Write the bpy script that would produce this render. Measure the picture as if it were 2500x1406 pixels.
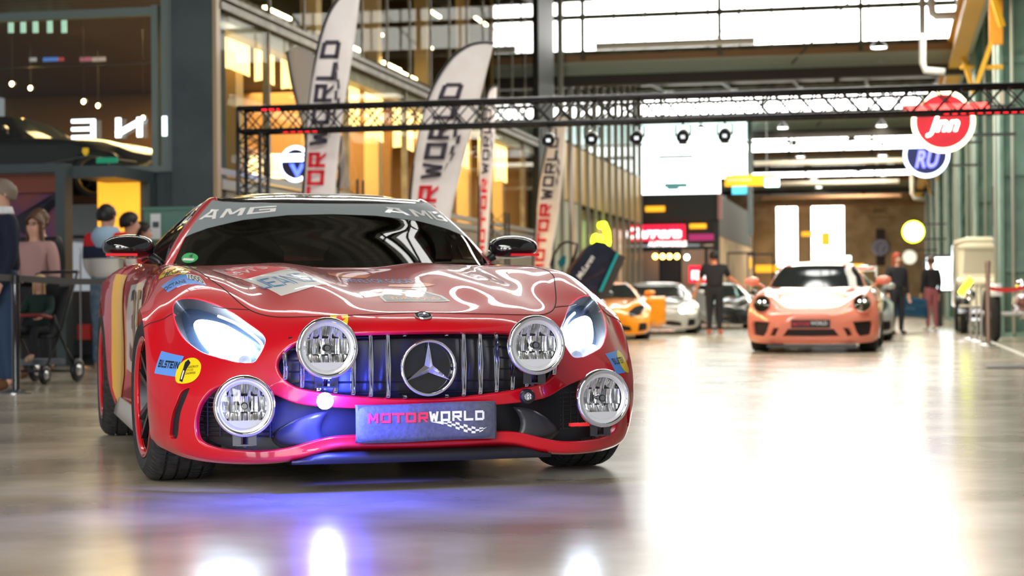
import bpy, bmesh, math, random
import numpy as np
from mathutils import Vector, Matrix
from mathutils.geometry import delaunay_2d_cdt
random.seed(7)
scn=bpy.context.scene; COL=scn.collection
for o in list(bpy.data.objects): bpy.data.objects.remove(o)
PI=math.pi
# ---------- camera, world, exposure ----------
cam=bpy.data.cameras.new('camera'); camo=bpy.data.objects.new('camera',cam); COL.objects.link(camo); scn.camera=camo
cam.sensor_width=36; cam.lens=4424.4*36/2500; cam.shift_y=34.787/2500; cam.clip_end=400
cam.dof.use_dof=True; cam.dof.focus_distance=6.75; cam.dof.aperture_fstop=3.6
camo.matrix_world=Matrix.Translation((0,0,.70705))@Matrix.Rotation(PI/2,4,'X')@Matrix.Rotation(-.0072288,4,'Z')
scn.view_settings.view_transform='Standard'; scn.view_settings.look='None'; scn.view_settings.gamma=1; scn.view_settings.use_curve_mapping=False
scn.view_settings.exposure=0.75
w=bpy.data.worlds.new('world'); scn.world=w; w.use_nodes=True
bg=w.node_tree.nodes['Background']; bg.inputs[0].default_value=(.86,.93,1,1); bg.inputs[1].default_value=.22
# ---------- the hall's own axes: s across (right +), t along, z up ----------
PHI=math.radians(11.7); cP,sP=math.cos(PHI),math.sin(PHI)
def Hh(s,t,z=0): return Vector((s*cP+t*sP,-s*sP+t*cP,z))
HM=Matrix(((cP,sP,0,0),(-sP,cP,0,0),(0,0,1,0),(0,0,0,1)))
def st(X,Y): return (X*cP-Y*sP, X*sP+Y*cP)
# point seen at photo pixel (x,y) on the plane t=const / s=const / z=const of the hall
def ray(x,y):
    a,b=x-1250,y-703; ro=-.0072288
    a,b=a*math.cos(ro)+b*math.sin(ro),-a*math.sin(ro)+b*math.cos(ro)
    return (a/4424.4,1.0,-(b-34.787)/4424.4)
def at_t(x,y,t):
    d=ray(x,y); k=t/(d[0]*sP+d[1]*cP); return (k*(d[0]*cP-d[1]*sP),t,.70705+k*d[2])
def at_s(x,y,s):
    d=ray(x,y); k=s/(d[0]*cP-d[1]*sP); return (s,k*(d[0]*sP+d[1]*cP),.70705+k*d[2])
def at_z(x,y,z=0):
    d=ray(x,y); k=(z-.70705)/d[2]; return (k*(d[0]*cP-d[1]*sP),k*(d[0]*sP+d[1]*cP),z)
# ---------- materials ----------
MATS={}
def mat(name,col=(.5,.5,.5),rough=.5,metal=0,spec=.5,emit=0,ecol=None,coat=0,trans=0,ior=1.45,alpha=1):
    if name in MATS: return MATS[name]
    m=bpy.data.materials.new(name); m.use_nodes=True; MATS[name]=m
    p=m.node_tree.nodes['Principled BSDF']; I=p.inputs
    I['Base Color'].default_value=(*col,1); I['Roughness'].default_value=rough; I['Metallic'].default_value=metal
    I['Specular IOR Level'].default_value=spec; I['Coat Weight'].default_value=coat; I['Coat Roughness'].default_value=.03
    I['Transmission Weight'].default_value=trans; I['IOR'].default_value=ior; I['Alpha'].default_value=alpha
    if emit: I['Emission Color'].default_value=(*(ecol or col),1); I['Emission Strength'].default_value=emit
    return m
def noisy(m,c1,c2,scale=8,detail=4,bump=0,rmin=None,rmax=None,stretch=(1,1,1),coord='Object',pos=(.35,.65)):
    nt=m.node_tree; N=nt.nodes; p=N['Principled BSDF']
    tc=N.new('ShaderNodeTexCoord'); mp=N.new('ShaderNodeMapping'); mp.inputs['Scale'].default_value=stretch
    n=N.new('ShaderNodeTexNoise'); n.inputs['Scale'].default_value=scale; n.inputs['Detail'].default_value=detail
    r=N.new('ShaderNodeValToRGB'); r.color_ramp.elements[0].color=(*c1,1); r.color_ramp.elements[1].color=(*c2,1)
    r.color_ramp.elements[0].position,r.color_ramp.elements[1].position=pos
    L=nt.links.new; L(tc.outputs[coord],mp.inputs[0]); L(mp.outputs[0],n.inputs[0]); L(n.outputs[0],r.inputs[0]); L(r.outputs[0],p.inputs['Base Color'])
    if rmin is not None:
        q=N.new('ShaderNodeMapRange'); q.inputs['To Min'].default_value=rmin; q.inputs['To Max'].default_value=rmax
        L(n.outputs[0],q.inputs[0]); L(q.outputs[0],p.inputs['Roughness'])
    if bump:
        b=N.new('ShaderNodeBump'); b.inputs['Strength'].default_value=bump; b.inputs['Distance'].default_value=.02; L(n.outputs[0],b.inputs['Height']); L(b.outputs[0],p.inputs['Normal'])
    return m
def stripes(m,c1,c2,scale,axis='X',frac=.5,rot=0,bump=0):
    nt=m.node_tree; N=nt.nodes; p=N['Principled BSDF']; L=nt.links.new
    tc=N.new('ShaderNodeTexCoord'); sx=N.new('ShaderNodeSeparateXYZ'); L(tc.outputs['Object'],sx.inputs[0])
    mu=N.new('ShaderNodeMath'); mu.operation='MULTIPLY'; mu.inputs[1].default_value=scale; L(sx.outputs[axis],mu.inputs[0])
    fr=N.new('ShaderNodeMath'); fr.operation='FRACT'; L(mu.outputs[0],fr.inputs[0])
    gt=N.new('ShaderNodeMath'); gt.operation='GREATER_THAN'; gt.inputs[1].default_value=frac; L(fr.outputs[0],gt.inputs[0])
    mx=N.new('ShaderNodeMix'); mx.data_type='RGBA'; mx.inputs[6].default_value=(*c1,1); mx.inputs[7].default_value=(*c2,1)
    L(gt.outputs[0],mx.inputs[0]); L(mx.outputs[2],p.inputs['Base Color']); return m
def glassm(name,tint=(.8,.9,.88),refl=.12,rough=0,fres=1.5,fac=1):
    if name in MATS: return MATS[name]
    m=bpy.data.materials.new(name); m.use_nodes=True; MATS[name]=m; nt=m.node_tree; N=nt.nodes; N.clear(); L=nt.links.new
    o=N.new('ShaderNodeOutputMaterial'); t=N.new('ShaderNodeBsdfTransparent'); t.inputs[0].default_value=(*tint,1)
    g=N.new('ShaderNodeBsdfGlossy'); g.inputs['Roughness'].default_value=rough; g.inputs[0].default_value=(1,1,1,1)
    f=N.new('ShaderNodeFresnel'); f.inputs[0].default_value=fres; a=N.new('ShaderNodeMath'); a.operation='MULTIPLY_ADD'; a.inputs[1].default_value=fac; a.inputs[2].default_value=refl; a.use_clamp=True
    x=N.new('ShaderNodeMixShader'); L(f.outputs[0],a.inputs[0]); L(a.outputs[0],x.inputs[0]); L(t.outputs[0],x.inputs[1]); L(g.outputs[0],x.inputs[2]); L(x.outputs[0],o.inputs[0])
    return m
def flat(name,col,rough=.5,**k): return mat(name,col,rough,**k)
BLACK=mat('black_satin',(.012,.012,.014),.35); CHROME=mat('chrome',(.85,.85,.87),.07,1); RUBBER=mat('rubber',(.022,.022,.024),.62)
DARKG=mat('dark_grey_metal',(.055,.075,.08),.45); STEEL=mat('steel',(.5,.5,.52),.3,1); WHITE=mat('white_paint',(.8,.8,.78),.5)
GLOSSB=mat('gloss_black',(.008,.008,.01),.05,coat=1)
# ---------- object helpers ----------
def link(o,parent=None):
    COL.objects.link(o)
    if parent is not None: o.parent=parent
    return o
def tag(o,label=None,cat=None,group=None,kind=None):
    if label: o['label']=label
    if cat: o['category']=cat
    if group: o['group']=group
    if kind: o['kind']=kind
    return o
def empty(name,loc=(0,0,0),rz=0,label=None,cat=None,group=None,parent=None,M=None):
    o=bpy.data.objects.new(name,None); o.empty_display_size=.2; link(o,parent)
    if M is not None: o.matrix_world=M
    else: o.location=loc; o.rotation_euler=(0,0,rz)
    return tag(o,label,cat,group)
def mk(name,V,F,m,parent=None,smooth=False,normals=None,loc=None,rz=None,M=None,mats=None,mi=None):
    if normals is not None:
        A=np.array([tuple(v) for v in V]); Nn=np.array([tuple(v) for v in normals]); G_=[]
        for f in F:
            n=np.cross(A[f[1]]-A[f[0]],A[f[2]]-A[f[0]]); G_.append(tuple(f)[::-1] if (n*Nn[f[0]]).sum()<0 else tuple(f))
        F=G_
    me=bpy.data.meshes.new(name); me.from_pydata([tuple(v) for v in V],[],[tuple(f) for f in F])
    if mats:
        for q in mats: me.materials.append(q)
        me.polygons.foreach_set('material_index',mi)
    else: me.materials.append(m)
    if smooth or normals is not None:
        me.polygons.foreach_set('use_smooth',[True]*len(me.polygons))
    me.update()
    if normals is not None: me.normals_split_custom_set_from_vertices([tuple(n) for n in normals])
    o=bpy.data.objects.new(name,me); link(o,parent)
    if loc is not None: o.location=loc
    if rz is not None: o.rotation_euler=(0,0,rz)
    if M is not None: o.matrix_world=M
    return o
class MB:
    "collects shapes of one part"
    def __init__(s): s.V=[];s.F=[]
    def add(s,V,F):
        k=len(s.V); s.V+= [tuple(v) for v in V]; s.F+=[tuple(i+k for i in f) for f in F]; return s
    def box(s,a,b,M=None):
        (x0,y0,z0),(x1,y1,z1)=a,b
        V=[(x0,y0,z0),(x1,y0,z0),(x1,y1,z0),(x0,y1,z0),(x0,y0,z1),(x1,y0,z1),(x1,y1,z1),(x0,y1,z1)]
        if M: V=[M@Vector(v) for v in V]
        F=[(0,3,2,1),(4,5,6,7),(0,1,5,4),(1,2,6,5),(2,3,7,6),(3,0,4,7)]
        return s.add(V,F)
    def bar(s,p,q,w,h=None,up=(0,0,1)):
        p,q=Vector(p),Vector(q); d=(q-p); 
        if d.length<1e-6: return s
        d.normalize(); u=Vector(up)
        if abs(d.dot(u))>.98: u=Vector((1,0,0))
        a=d.cross(u).normalized()*w/2; b=a.cross(d).normalized()*(h or w)/2
        V=[p-a-b,p+a-b,p+a+b,p-a+b,q-a-b,q+a-b,q+a+b,q-a+b]
        return s.add(V,[(0,1,2,3),(7,6,5,4),(0,4,5,1),(1,5,6,2),(2,6,7,3),(3,7,4,0)])
    def tube(s,pts,r,n=8,caps=True,closed=False):
        pts=[Vector(p) for p in pts]; R=r if isinstance(r,(list,tuple)) else [r]*len(pts); m=len(pts); V=[];F=[]; pa=None
        for i,p in enumerate(pts):
            d=(pts[(i+1)%m]-pts[i-1]) if (closed or 0<i<m-1) else (pts[1]-pts[0] if i==0 else pts[-1]-pts[-2])
            d.normalize()
            if pa is None:
                u=Vector((0,0,1)) if abs(d.z)<.9 else Vector((1,0,0)); pa=d.cross(u).normalized()
            else: pa=(pa-d*pa.dot(d)).normalized()
            b=d.cross(pa)
            V+=[p+(pa*math.cos(2*PI*k/n)+b*math.sin(2*PI*k/n))*R[i] for k in range(n)]
        for i in range(m if closed else m-1):
            j=(i+1)%m
            F+=[(i*n+k,i*n+(k+1)%n,j*n+(k+1)%n,j*n+k) for k in range(n)]
        if caps and not closed: F+=[tuple(range(n))[::-1],tuple((m-1)*n+k for k in range(n))]
        return s.add(V,F)
    def lathe(s,prof,n=24,M=None,a0=0,a1=2*PI):
        # prof (r,h) around local z
        full=abs(a1-a0-2*PI)<1e-6; V=[];F=[]; N=n if full else n+1
        for k in range(N):
            a=a0+(a1-a0)*k/n; V+=[(r*math.cos(a),r*math.sin(a),h) for r,h in prof]
        P=len(prof)
        for k in range(n):
            j=(k+1)%N
            F+=[(k*P+i,j*P+i,j*P+i+1,k*P+i+1) for i in range(P-1)]
        if M: V=[M@Vector(v) for v in V]
        return s.add(V,F)
    def grid(s,fn,nu,nv):
        V=[fn(i/nu,j/nv) for j in range(nv+1) for i in range(nu+1)]
        return s.add(V,[(j*(nu+1)+i,j*(nu+1)+i+1,(j+1)*(nu+1)+i+1,(j+1)*(nu+1)+i) for j in range(nv) for i in range(nu)])
    def prism(s,poly,a,b,M=None):
        # polygon in x,z extruded along y from a to b
        n=len(poly); V=[(x,a,z) for x,z in poly]+[(x,b,z) for x,z in poly]
        if M: V=[M@Vector(v) for v in V]
        return s.add(V,[tuple(range(n)),tuple(range(2*n-1,n-1,-1))]+[(i,i+n,(i+1)%n+n,(i+1)%n) for i in range(n)])
    def build(s,name,m,parent=None,smooth=False,**k): 
        o=mk(name,s.V,s.F,m,parent,smooth,**k)
        if smooth=='auto': autosmooth(o)
        return o
def autosmooth(o,ang=40):
    me=o.data; bm=bmesh.new(); bm.from_mesh(me); bmesh.ops.remove_doubles(bm,verts=bm.verts,dist=1e-5); bmesh.ops.recalc_face_normals(bm,faces=bm.faces)
    for e in bm.edges: e.smooth = len(e.link_faces)==2 and e.calc_face_angle(0)<math.radians(ang)
    for f in bm.faces: f.smooth=True
    bm.to_mesh(me); bm.free(); return o
def bevel(o,wd=.01,seg=2):
    m=o.modifiers.new('bevel','BEVEL'); m.width=wd; m.segments=seg; m.limit_method='ANGLE'; return o
TXT={}
def textpoly(s,bold=0,shear=0,font_h=1):
    "triangulated outline of a word: points normalised to x 0..1, y 0..1 and the faces"
    k=(s,bold,shear)
    if k in TXT: return TXT[k]
    c=bpy.data.curves.new('t','FONT'); c.body=s; c.offset=bold; c.shear=shear; c.resolution_u=3
    o=bpy.data.objects.new('t',c); COL.objects.link(o); dg=bpy.context.evaluated_depsgraph_get(); dg.update()
    e=o.evaluated_get(dg); me=e.to_mesh(); V=np.array([v.co[:2] for v in me.vertices]); F=[tuple(p.vertices) for p in me.polygons]; e.to_mesh_clear()
    bpy.data.objects.remove(o); bpy.data.curves.remove(c)
    mn,mx=V.min(0),V.max(0); asp=(mx[0]-mn[0])/(mx[1]-mn[1]); V=(V-mn)/(mx-mn); TXT[k]=(V,F,asp); return TXT[k]
def blocks(s,th=.2,sl=0):
    "wide square capitals made of straight strokes"
    t=th; h=t*.8; G={'O':[((0,0),(0,1)),((1,0),(1,1)),((0,h/2),(1,h/2)),((0,1-h/2),(1,1-h/2))],'T':[((.5,0),(.5,1)),((-t/2,1-h/2),(1+t/2,1-h/2))],
    'M':[((0,0),(0,1)),((1,0),(1,1)),((0.05,1),(.5,.25)),((.95,1),(.5,.25))],'R':[((0,0),(0,1)),((0,1-h/2),(1,1-h/2)),((1,.45),(1,1)),((0,.45),(1,.45)),((.4,.45),(1,0))],
    'W':[((0,1),(.22,0)),((.22,0),(.5,.8)),((.5,.8),(.78,0)),((.78,0),(1,1))],'L':[((0,0),(0,1)),((0,h/2),(1,h/2))],'D':[((0,0),(0,1)),((0,h/2),(.85,h/2)),((0,1-h/2),(.85,1-h/2)),((1,.12),(1,.88)),((.85,h/2),(1,.2)),((.85,1-h/2),(1,.8))],
    'A':[((0,0),(.45,1)),((1,0),(.55,1)),((.2,.3),(.8,.3)),((.3,1-h/2),(.7,1-h/2))],'G':[((0,0),(0,1)),((0,h/2),(1,h/2)),((0,1-h/2),(1,1-h/2)),((1,0),(1,.5)),((.5,.5),(1,.5))],
    'J':[((1,0),(1,1)),((0,h/2),(1,h/2)),((0,0),(0,.35))],'E':[((0,0),(0,1)),((0,h/2),(1,h/2)),((0,.5),(.85,.5)),((0,1-h/2),(1,1-h/2))],'N':[((0,0),(0,1)),((1,0),(1,1)),((0,1),(1,0))],
    'S':[((0,h/2),(1,h/2)),((0,.5),(1,.5)),((0,1-h/2),(1,1-h/2)),((0,.5),(0,1)),((1,0),(1,.5))],'B':[((0,0),(0,1)),((0,h/2),(.9,h/2)),((0,.5),(.9,.5)),((0,1-h/2),(.9,1-h/2)),((1,.08),(1,.45)),((1,.55),(1,.92))],'I':[((.12,0),(.12,1))]}
    V=[];F=[];x=0
    for ch in s:
        if ch==' ': x+=.8; continue
        for (x0,y0),(x1,y1) in G[ch]:
            hor=abs(y1-y0)<1e-6; k=len(V)
            if not hor and y1<y0: x0,y0,x1,y1=x1,y1,x0,y0
            if hor: q=[(x0-t/2,y0-h/2),(x1+t/2,y0-h/2),(x1+t/2,y0+h/2),(x0-t/2,y0+h/2)]
            else:
                n=5; 
                for i in range(n): V.append((x+x0+(x1-x0)*i/(n-1)-t/2,y0+(y1-y0)*i/(n-1))); V.append((x+x0+(x1-x0)*i/(n-1)+t/2,y0+(y1-y0)*i/(n-1)))
                F+=[(k+2*i,k+2*i+1,k+2*i+3,k+2*i+2) for i in range(n-1)]; continue
            n=5
            for i in range(n): xx=q[0][0]+(q[1][0]-q[0][0])*i/(n-1); V.append((x+xx,q[0][1])); V.append((x+xx,q[2][1]))
            F+=[(k+2*i,k+2*i+2,k+2*i+3,k+2*i+1) for i in range(n-1)]
        x+=1+t*1.9 if ch!='I' else .24+t*1.9
    V=np.array(V); V[:,0]+=sl*V[:,1]; mn,mx=V.min(0),V.max(0); return (V-mn)/(mx-mn),F,1
def words(name,s,fn,m,parent,bold=0,shear=0,block=0,**k):
    V,F,_=blocks(s,block) if block else textpoly(s,bold,shear); return mk(name,[fn(x,y) for x,y in V],F,m,parent,**k)
def resample(P,closed=True,n=6):
    "rounded closed line through points"
    P=[np.array(p,float) for p in P]; m=len(P); out=[]
    for i in range(m if closed else m-1):
        a,b,c,d=(P[(i-1)%m],P[i],P[(i+1)%m],P[(i+2)%m]) if closed else (P[max(i-1,0)],P[i],P[i+1],P[min(i+2,m-1)])
        for k in range(n):
            t=k/n; out.append(.5*(2*b+(c-a)*t+(2*a-5*b+4*c-d)*t*t+(3*b-3*c+d-a)*t**3))
    if not closed: out.append(P[-1])
    return out
# ---------- floor ----------
FL=mat('polished_concrete',(.3,.3,.28),.2,spec=.9)
noisy(FL,(.30,.255,.18),(.56,.50,.40),1.3,9,0,.13,.26,(1,1,1),'Object',(.3,.72))
fl=mk('floor',[(-40,-6,0),(45,-6,0),(45,112,0),(-40,112,0)],[(0,1,2,3)],FL,M=HM); tag(fl,'polished grey brown concrete hall floor','floor',kind='structure')
# ================= red sports car =================
class Surf:
    # smooth surface through a grid of points [row][column] = (x,y,z); column 0 lies on the mirror plane x=0
    def __init__(s,G,mirror=True):
        G=np.array(G,float); R,C,_=G.shape; s.R,s.C=R,C
        P=np.zeros((R+2,C+2,3)); P[1:-1,1:-1]=G
        P[1:-1,0]=G[:,1]*[-1,1,1] if mirror else 2*G[:,0]-G[:,1]
        P[1:-1,-1]=2*G[:,-1]-G[:,-2]; P[0]=2*P[1]-P[2]; P[-1]=2*P[-2]-P[-3]; s.P=P
    def ev(s,c,r):
        c=np.clip(np.asarray(c,float),0,s.C-1-1e-9); r=np.clip(np.asarray(r,float),0,s.R-1-1e-9)
        i=c.astype(int); j=r.astype(int); a=c-i; b=r-j
        W=lambda t:np.array([-.5*t+t*t-.5*t**3,1-2.5*t*t+1.5*t**3,.5*t+2*t*t-1.5*t**3,-.5*t*t+.5*t**3])
        wa,wb=W(a),W(b); out=0
        for m in range(4):
            for n in range(4): out=out+(wb[m]*wa[n])[...,None]*s.P[j+m,i+n]
        return out
    def nor(s,c,r,e=1e-3):
        c=np.asarray(c,float); r=np.asarray(r,float)
        c0=np.clip(c-e,0,s.C-1);c1=np.clip(c+e,0,s.C-1);r0=np.clip(r-e,0,s.R-1);r1=np.clip(r+e,0,s.R-1)
        n=np.cross(s.ev(c1,r)-s.ev(c0,r),s.ev(c,r1)-s.ev(c,r0))
        return n/np.maximum(np.linalg.norm(n,axis=-1,keepdims=True),1e-12)
BODY=[
[(0,.16,.150),(.15,.16,.150),(.33,.16,.150),(.48,.17,.122),(.62,.20,.112),(.76,.28,.115),(.86,.38,.128),(.92,.48,.15),(.95,.56,.165),(.965,.62,.18)],
[(0,.10,.170),(.15,.10,.172),(.33,.105,.172),(.48,.13,.135),(.62,.165,.125),(.76,.245,.132),(.87,.345,.15),(.93,.45,.18),(.962,.53,.195),(.975,.60,.20)],
[(0,.10,.205),(.15,.10,.205),(.33,.105,.200),(.48,.125,.175),(.62,.16,.170),(.76,.235,.178),(.875,.33,.20),(.94,.44,.23),(.970,.52,.25),(.982,.585,.26)],
[(0,.09,.27),(.15,.09,.27),(.33,.10,.27),(.48,.125,.265),(.62,.165,.265),(.76,.24,.27),(.885,.34,.285),(.95,.44,.30),(.978,.51,.315),(.988,.565,.32)],
[(0,.07,.335),(.15,.072,.335),(.33,.085,.345),(.48,.12,.36),(.62,.175,.365),(.76,.255,.365),(.885,.355,.37),(.95,.45,.38),(.98,.515,.39),(.99,.56,.39)],
[(0,.045,.44),(.15,.048,.44),(.33,.07,.445),(.48,.12,.45),(.62,.20,.455),(.76,.295,.46),(.88,.405,.46),(.945,.49,.46),(.978,.54,.46),(.99,.575,.46)],
[(0,.035,.53),(.15,.04,.53),(.33,.075,.53),(.48,.14,.535),(.60,.22,.54),(.73,.345,.555),(.86,.47,.55),(.93,.55,.54),(.972,.59,.54),(.99,.615,.535)],
[(0,.05,.61),(.15,.055,.61),(.33,.10,.61),(.46,.175,.61),(.58,.275,.61),(.71,.42,.645),(.85,.56,.655),(.925,.63,.62),(.97,.655,.61),(.99,.67,.595)],
[(0,.12,.66),(.15,.13,.66),(.31,.17,.662),(.44,.25,.667),(.57,.36,.672),(.69,.51,.705),(.83,.65,.735),(.92,.71,.69),(.968,.735,.66),(.99,.745,.645)],
[(0,.30,.700),(.15,.305,.700),(.30,.34,.715),(.43,.40,.718),(.56,.48,.715),(.68,.63,.765),(.815,.77,.79),(.92,.81,.73),(.968,.82,.69),(.99,.83,.675)],
[(0,.60,.752),(.15,.60,.754),(.30,.61,.785),(.43,.64,.775),(.56,.69,.765),(.68,.80,.81),(.81,.90,.83),(.92,.92,.76),(.97,.925,.71),(.99,.93,.69)],
[(0,.95,.80),(.15,.95,.803),(.30,.95,.835),(.44,.96,.822),(.57,.98,.805),(.69,1.03,.84),(.815,1.07,.85),(.92,1.06,.78),(.97,1.05,.70),(.985,1.05,.668)],
[(0,1.3,.842),(.15,1.3,.845),(.31,1.3,.873),(.45,1.3,.862),(.58,1.28,.845),(.70,1.26,.862),(.82,1.23,.86),(.92,1.20,.79),(.965,1.18,.66),(.98,1.175,.595)],
[(0,1.5,.86),(.15,1.5,.862),(.31,1.5,.885),(.46,1.5,.878),(.59,1.47,.868),(.71,1.44,.872),(.82,1.38,.868),(.915,1.32,.79),(.955,1.28,.55),(.975,1.27,.42)],
[(0,1.65,.872),(.15,1.65,.875),(.31,1.65,.892),(.46,1.66,.888),(.60,1.66,.882),(.72,1.66,.88),(.82,1.6,.872),(.905,1.5,.79),(.945,1.40,.50),(.965,1.33,.20)],
[(0,1.95,.865),(.15,1.95,.87),(.31,1.95,.88),(.46,1.95,.885),(.60,1.95,.888),(.74,1.95,.895),(.83,1.9,.875),(.905,1.85,.78),(.925,1.75,.48),(.93,1.7,.16)],
[(0,2.4,.86),(.15,2.4,.87),(.31,2.4,.88),(.46,2.4,.89),(.60,2.4,.90),(.74,2.4,.91),(.83,2.4,.885),(.90,2.4,.78),(.915,2.4,.48),(.92,2.4,.15)],
[(0,2.95,.86),(.15,2.95,.87),(.31,2.95,.88),(.46,2.95,.89),(.60,2.95,.905),(.74,2.95,.92),(.85,2.95,.90),(.92,2.95,.80),(.93,2.95,.50),(.94,3.0,.15)],
[(0,3.15,.86),(.15,3.15,.87),(.31,3.15,.88),(.46,3.15,.89),(.60,3.15,.905),(.74,3.15,.92),(.88,3.15,.915),(.96,3.15,.82),(.975,3.15,.5),(.985,3.18,.3)],
[(0,3.35,.86),(.15,3.35,.87),(.31,3.35,.88),(.46,3.35,.89),(.60,3.35,.905),(.73,3.35,.92),(.89,3.35,.91),(.98,3.35,.83),(1.0,3.3,.62),(1.0,3.28,.56)],
[(0,3.56,.86),(.15,3.56,.87),(.31,3.56,.875),(.46,3.56,.88),(.60,3.56,.89),(.71,3.56,.90),(.88,3.56,.90),(.985,3.56,.84),(1.005,3.56,.75),(1.005,3.56,.705)],
[(0,3.8,.86),(.15,3.8,.865),(.31,3.8,.87),(.45,3.8,.875),(.58,3.8,.88),(.69,3.8,.885),(.86,3.8,.88),(.97,3.8,.82),(.995,3.82,.66),(1.0,3.84,.58)],
[(0,4.0,.86),(.15,4.0,.865),(.30,4.0,.87),(.44,4.0,.87),(.56,4.0,.87),(.66,3.98,.87),(.82,3.96,.865),(.94,3.95,.80),(.98,3.93,.5),(.985,3.92,.3)],
[(0,4.35,.87),(.13,4.35,.87),(.27,4.35,.87),(.40,4.34,.87),(.51,4.33,.865),(.61,4.31,.86),(.74,4.28,.84),(.87,4.2,.76),(.91,4.12,.48),(.91,4.1,.22)],
[(0,4.50,.80),(.12,4.50,.80),(.25,4.5,.80),(.37,4.49,.79),(.47,4.47,.78),(.56,4.45,.77),(.68,4.42,.73),(.79,4.35,.64),(.84,4.28,.42),(.84,4.2,.22)],
[(0,4.48,.30),(.12,4.48,.30),(.25,4.48,.3),(.37,4.47,.3),(.47,4.45,.3),(.56,4.43,.3),(.66,4.40,.3),(.75,4.34,.28),(.80,4.27,.25),(.81,4.2,.2)],
]
CAB=[
[(0,1.63,.862),(.25,1.65,.866),(.5,1.72,.872),(.68,1.85,.878),(.785,1.99,.885),(.80,2.01,.885),(.81,2.03,.885)],
[(0,1.88,1.03),(.23,1.90,1.03),(.45,1.96,1.035),(.60,2.07,1.045),(.685,2.19,1.06),(.76,2.25,.97),(.82,2.3,.895)],
[(0,2.14,1.19),(.2,2.155,1.192),(.38,2.19,1.195),(.49,2.27,1.205),(.557,2.40,1.213),(.70,2.42,1.06),(.83,2.45,.90)],
[(0,2.4,1.25),(.2,2.41,1.25),(.36,2.44,1.243),(.475,2.5,1.232),(.562,2.57,1.205),(.71,2.6,1.06),(.84,2.6,.905)],
[(0,2.75,1.27),(.2,2.75,1.268),(.36,2.75,1.26),(.475,2.75,1.245),(.565,2.77,1.205),(.715,2.78,1.07),(.845,2.8,.91)],
[(0,3.1,1.26),(.2,3.1,1.255),(.36,3.1,1.245),(.46,3.1,1.23),(.55,3.1,1.185),(.70,3.1,1.06),(.85,3.1,.915)],
[(0,3.5,1.20),(.18,3.5,1.195),(.33,3.5,1.185),(.43,3.5,1.165),(.51,3.5,1.12),(.64,3.5,1.03),(.82,3.5,.915)],
[(0,3.9,1.08),(.16,3.9,1.078),(.30,3.9,1.07),(.39,3.9,1.055),(.47,3.9,1.02),(.58,3.9,.97),(.76,3.9,.885)],
[(0,4.25,.93),(.15,4.25,.93),(.28,4.25,.925),(.37,4.25,.92),(.45,4.25,.91),(.54,4.25,.90),(.66,4.25,.875)],
]
SB,SC=Surf(BODY),Surf(CAB)
def pip(x,y,poly):
    c=np.zeros(len(x),bool); n=len(poly)
    for i in range(n):
        (x0,y0),(x1,y1)=poly[i],poly[i-1]
        if y0==y1: continue
        c^=((y0>y)!=(y1>y))&(x<(x1-x0)*(y-y0)/(y1-y0)+x0)
    return c
def sev(S,c,r,off=0):
    c=np.asarray(c,float); s=np.where(c<0,-1,1)[...,None]*np.array([1,0,0])+np.array([0,1,1])
    P=S.ev(abs(c),r); n=S.nor(abs(c),r)
    o=n[...,0]*P[...,0]+n[...,2]*(P[...,2]-.4)+n[...,1]*(P[...,1]-2.2)
    n=n*np.sign(np.where(abs(o)<1e-9,1,o))[...,None]
    return (P+n*off)*s,n*s
def fine(poly,h):
    out=[]
    for i in range(len(poly)):
        a,b=np.array(poly[i],float),np.array(poly[(i+1)%len(poly)],float); n=max(1,int(math.ceil(np.abs(b-a).max()/h)))
        out+=[a+(b-a)*k/n for k in range(n)]
    return out
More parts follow.
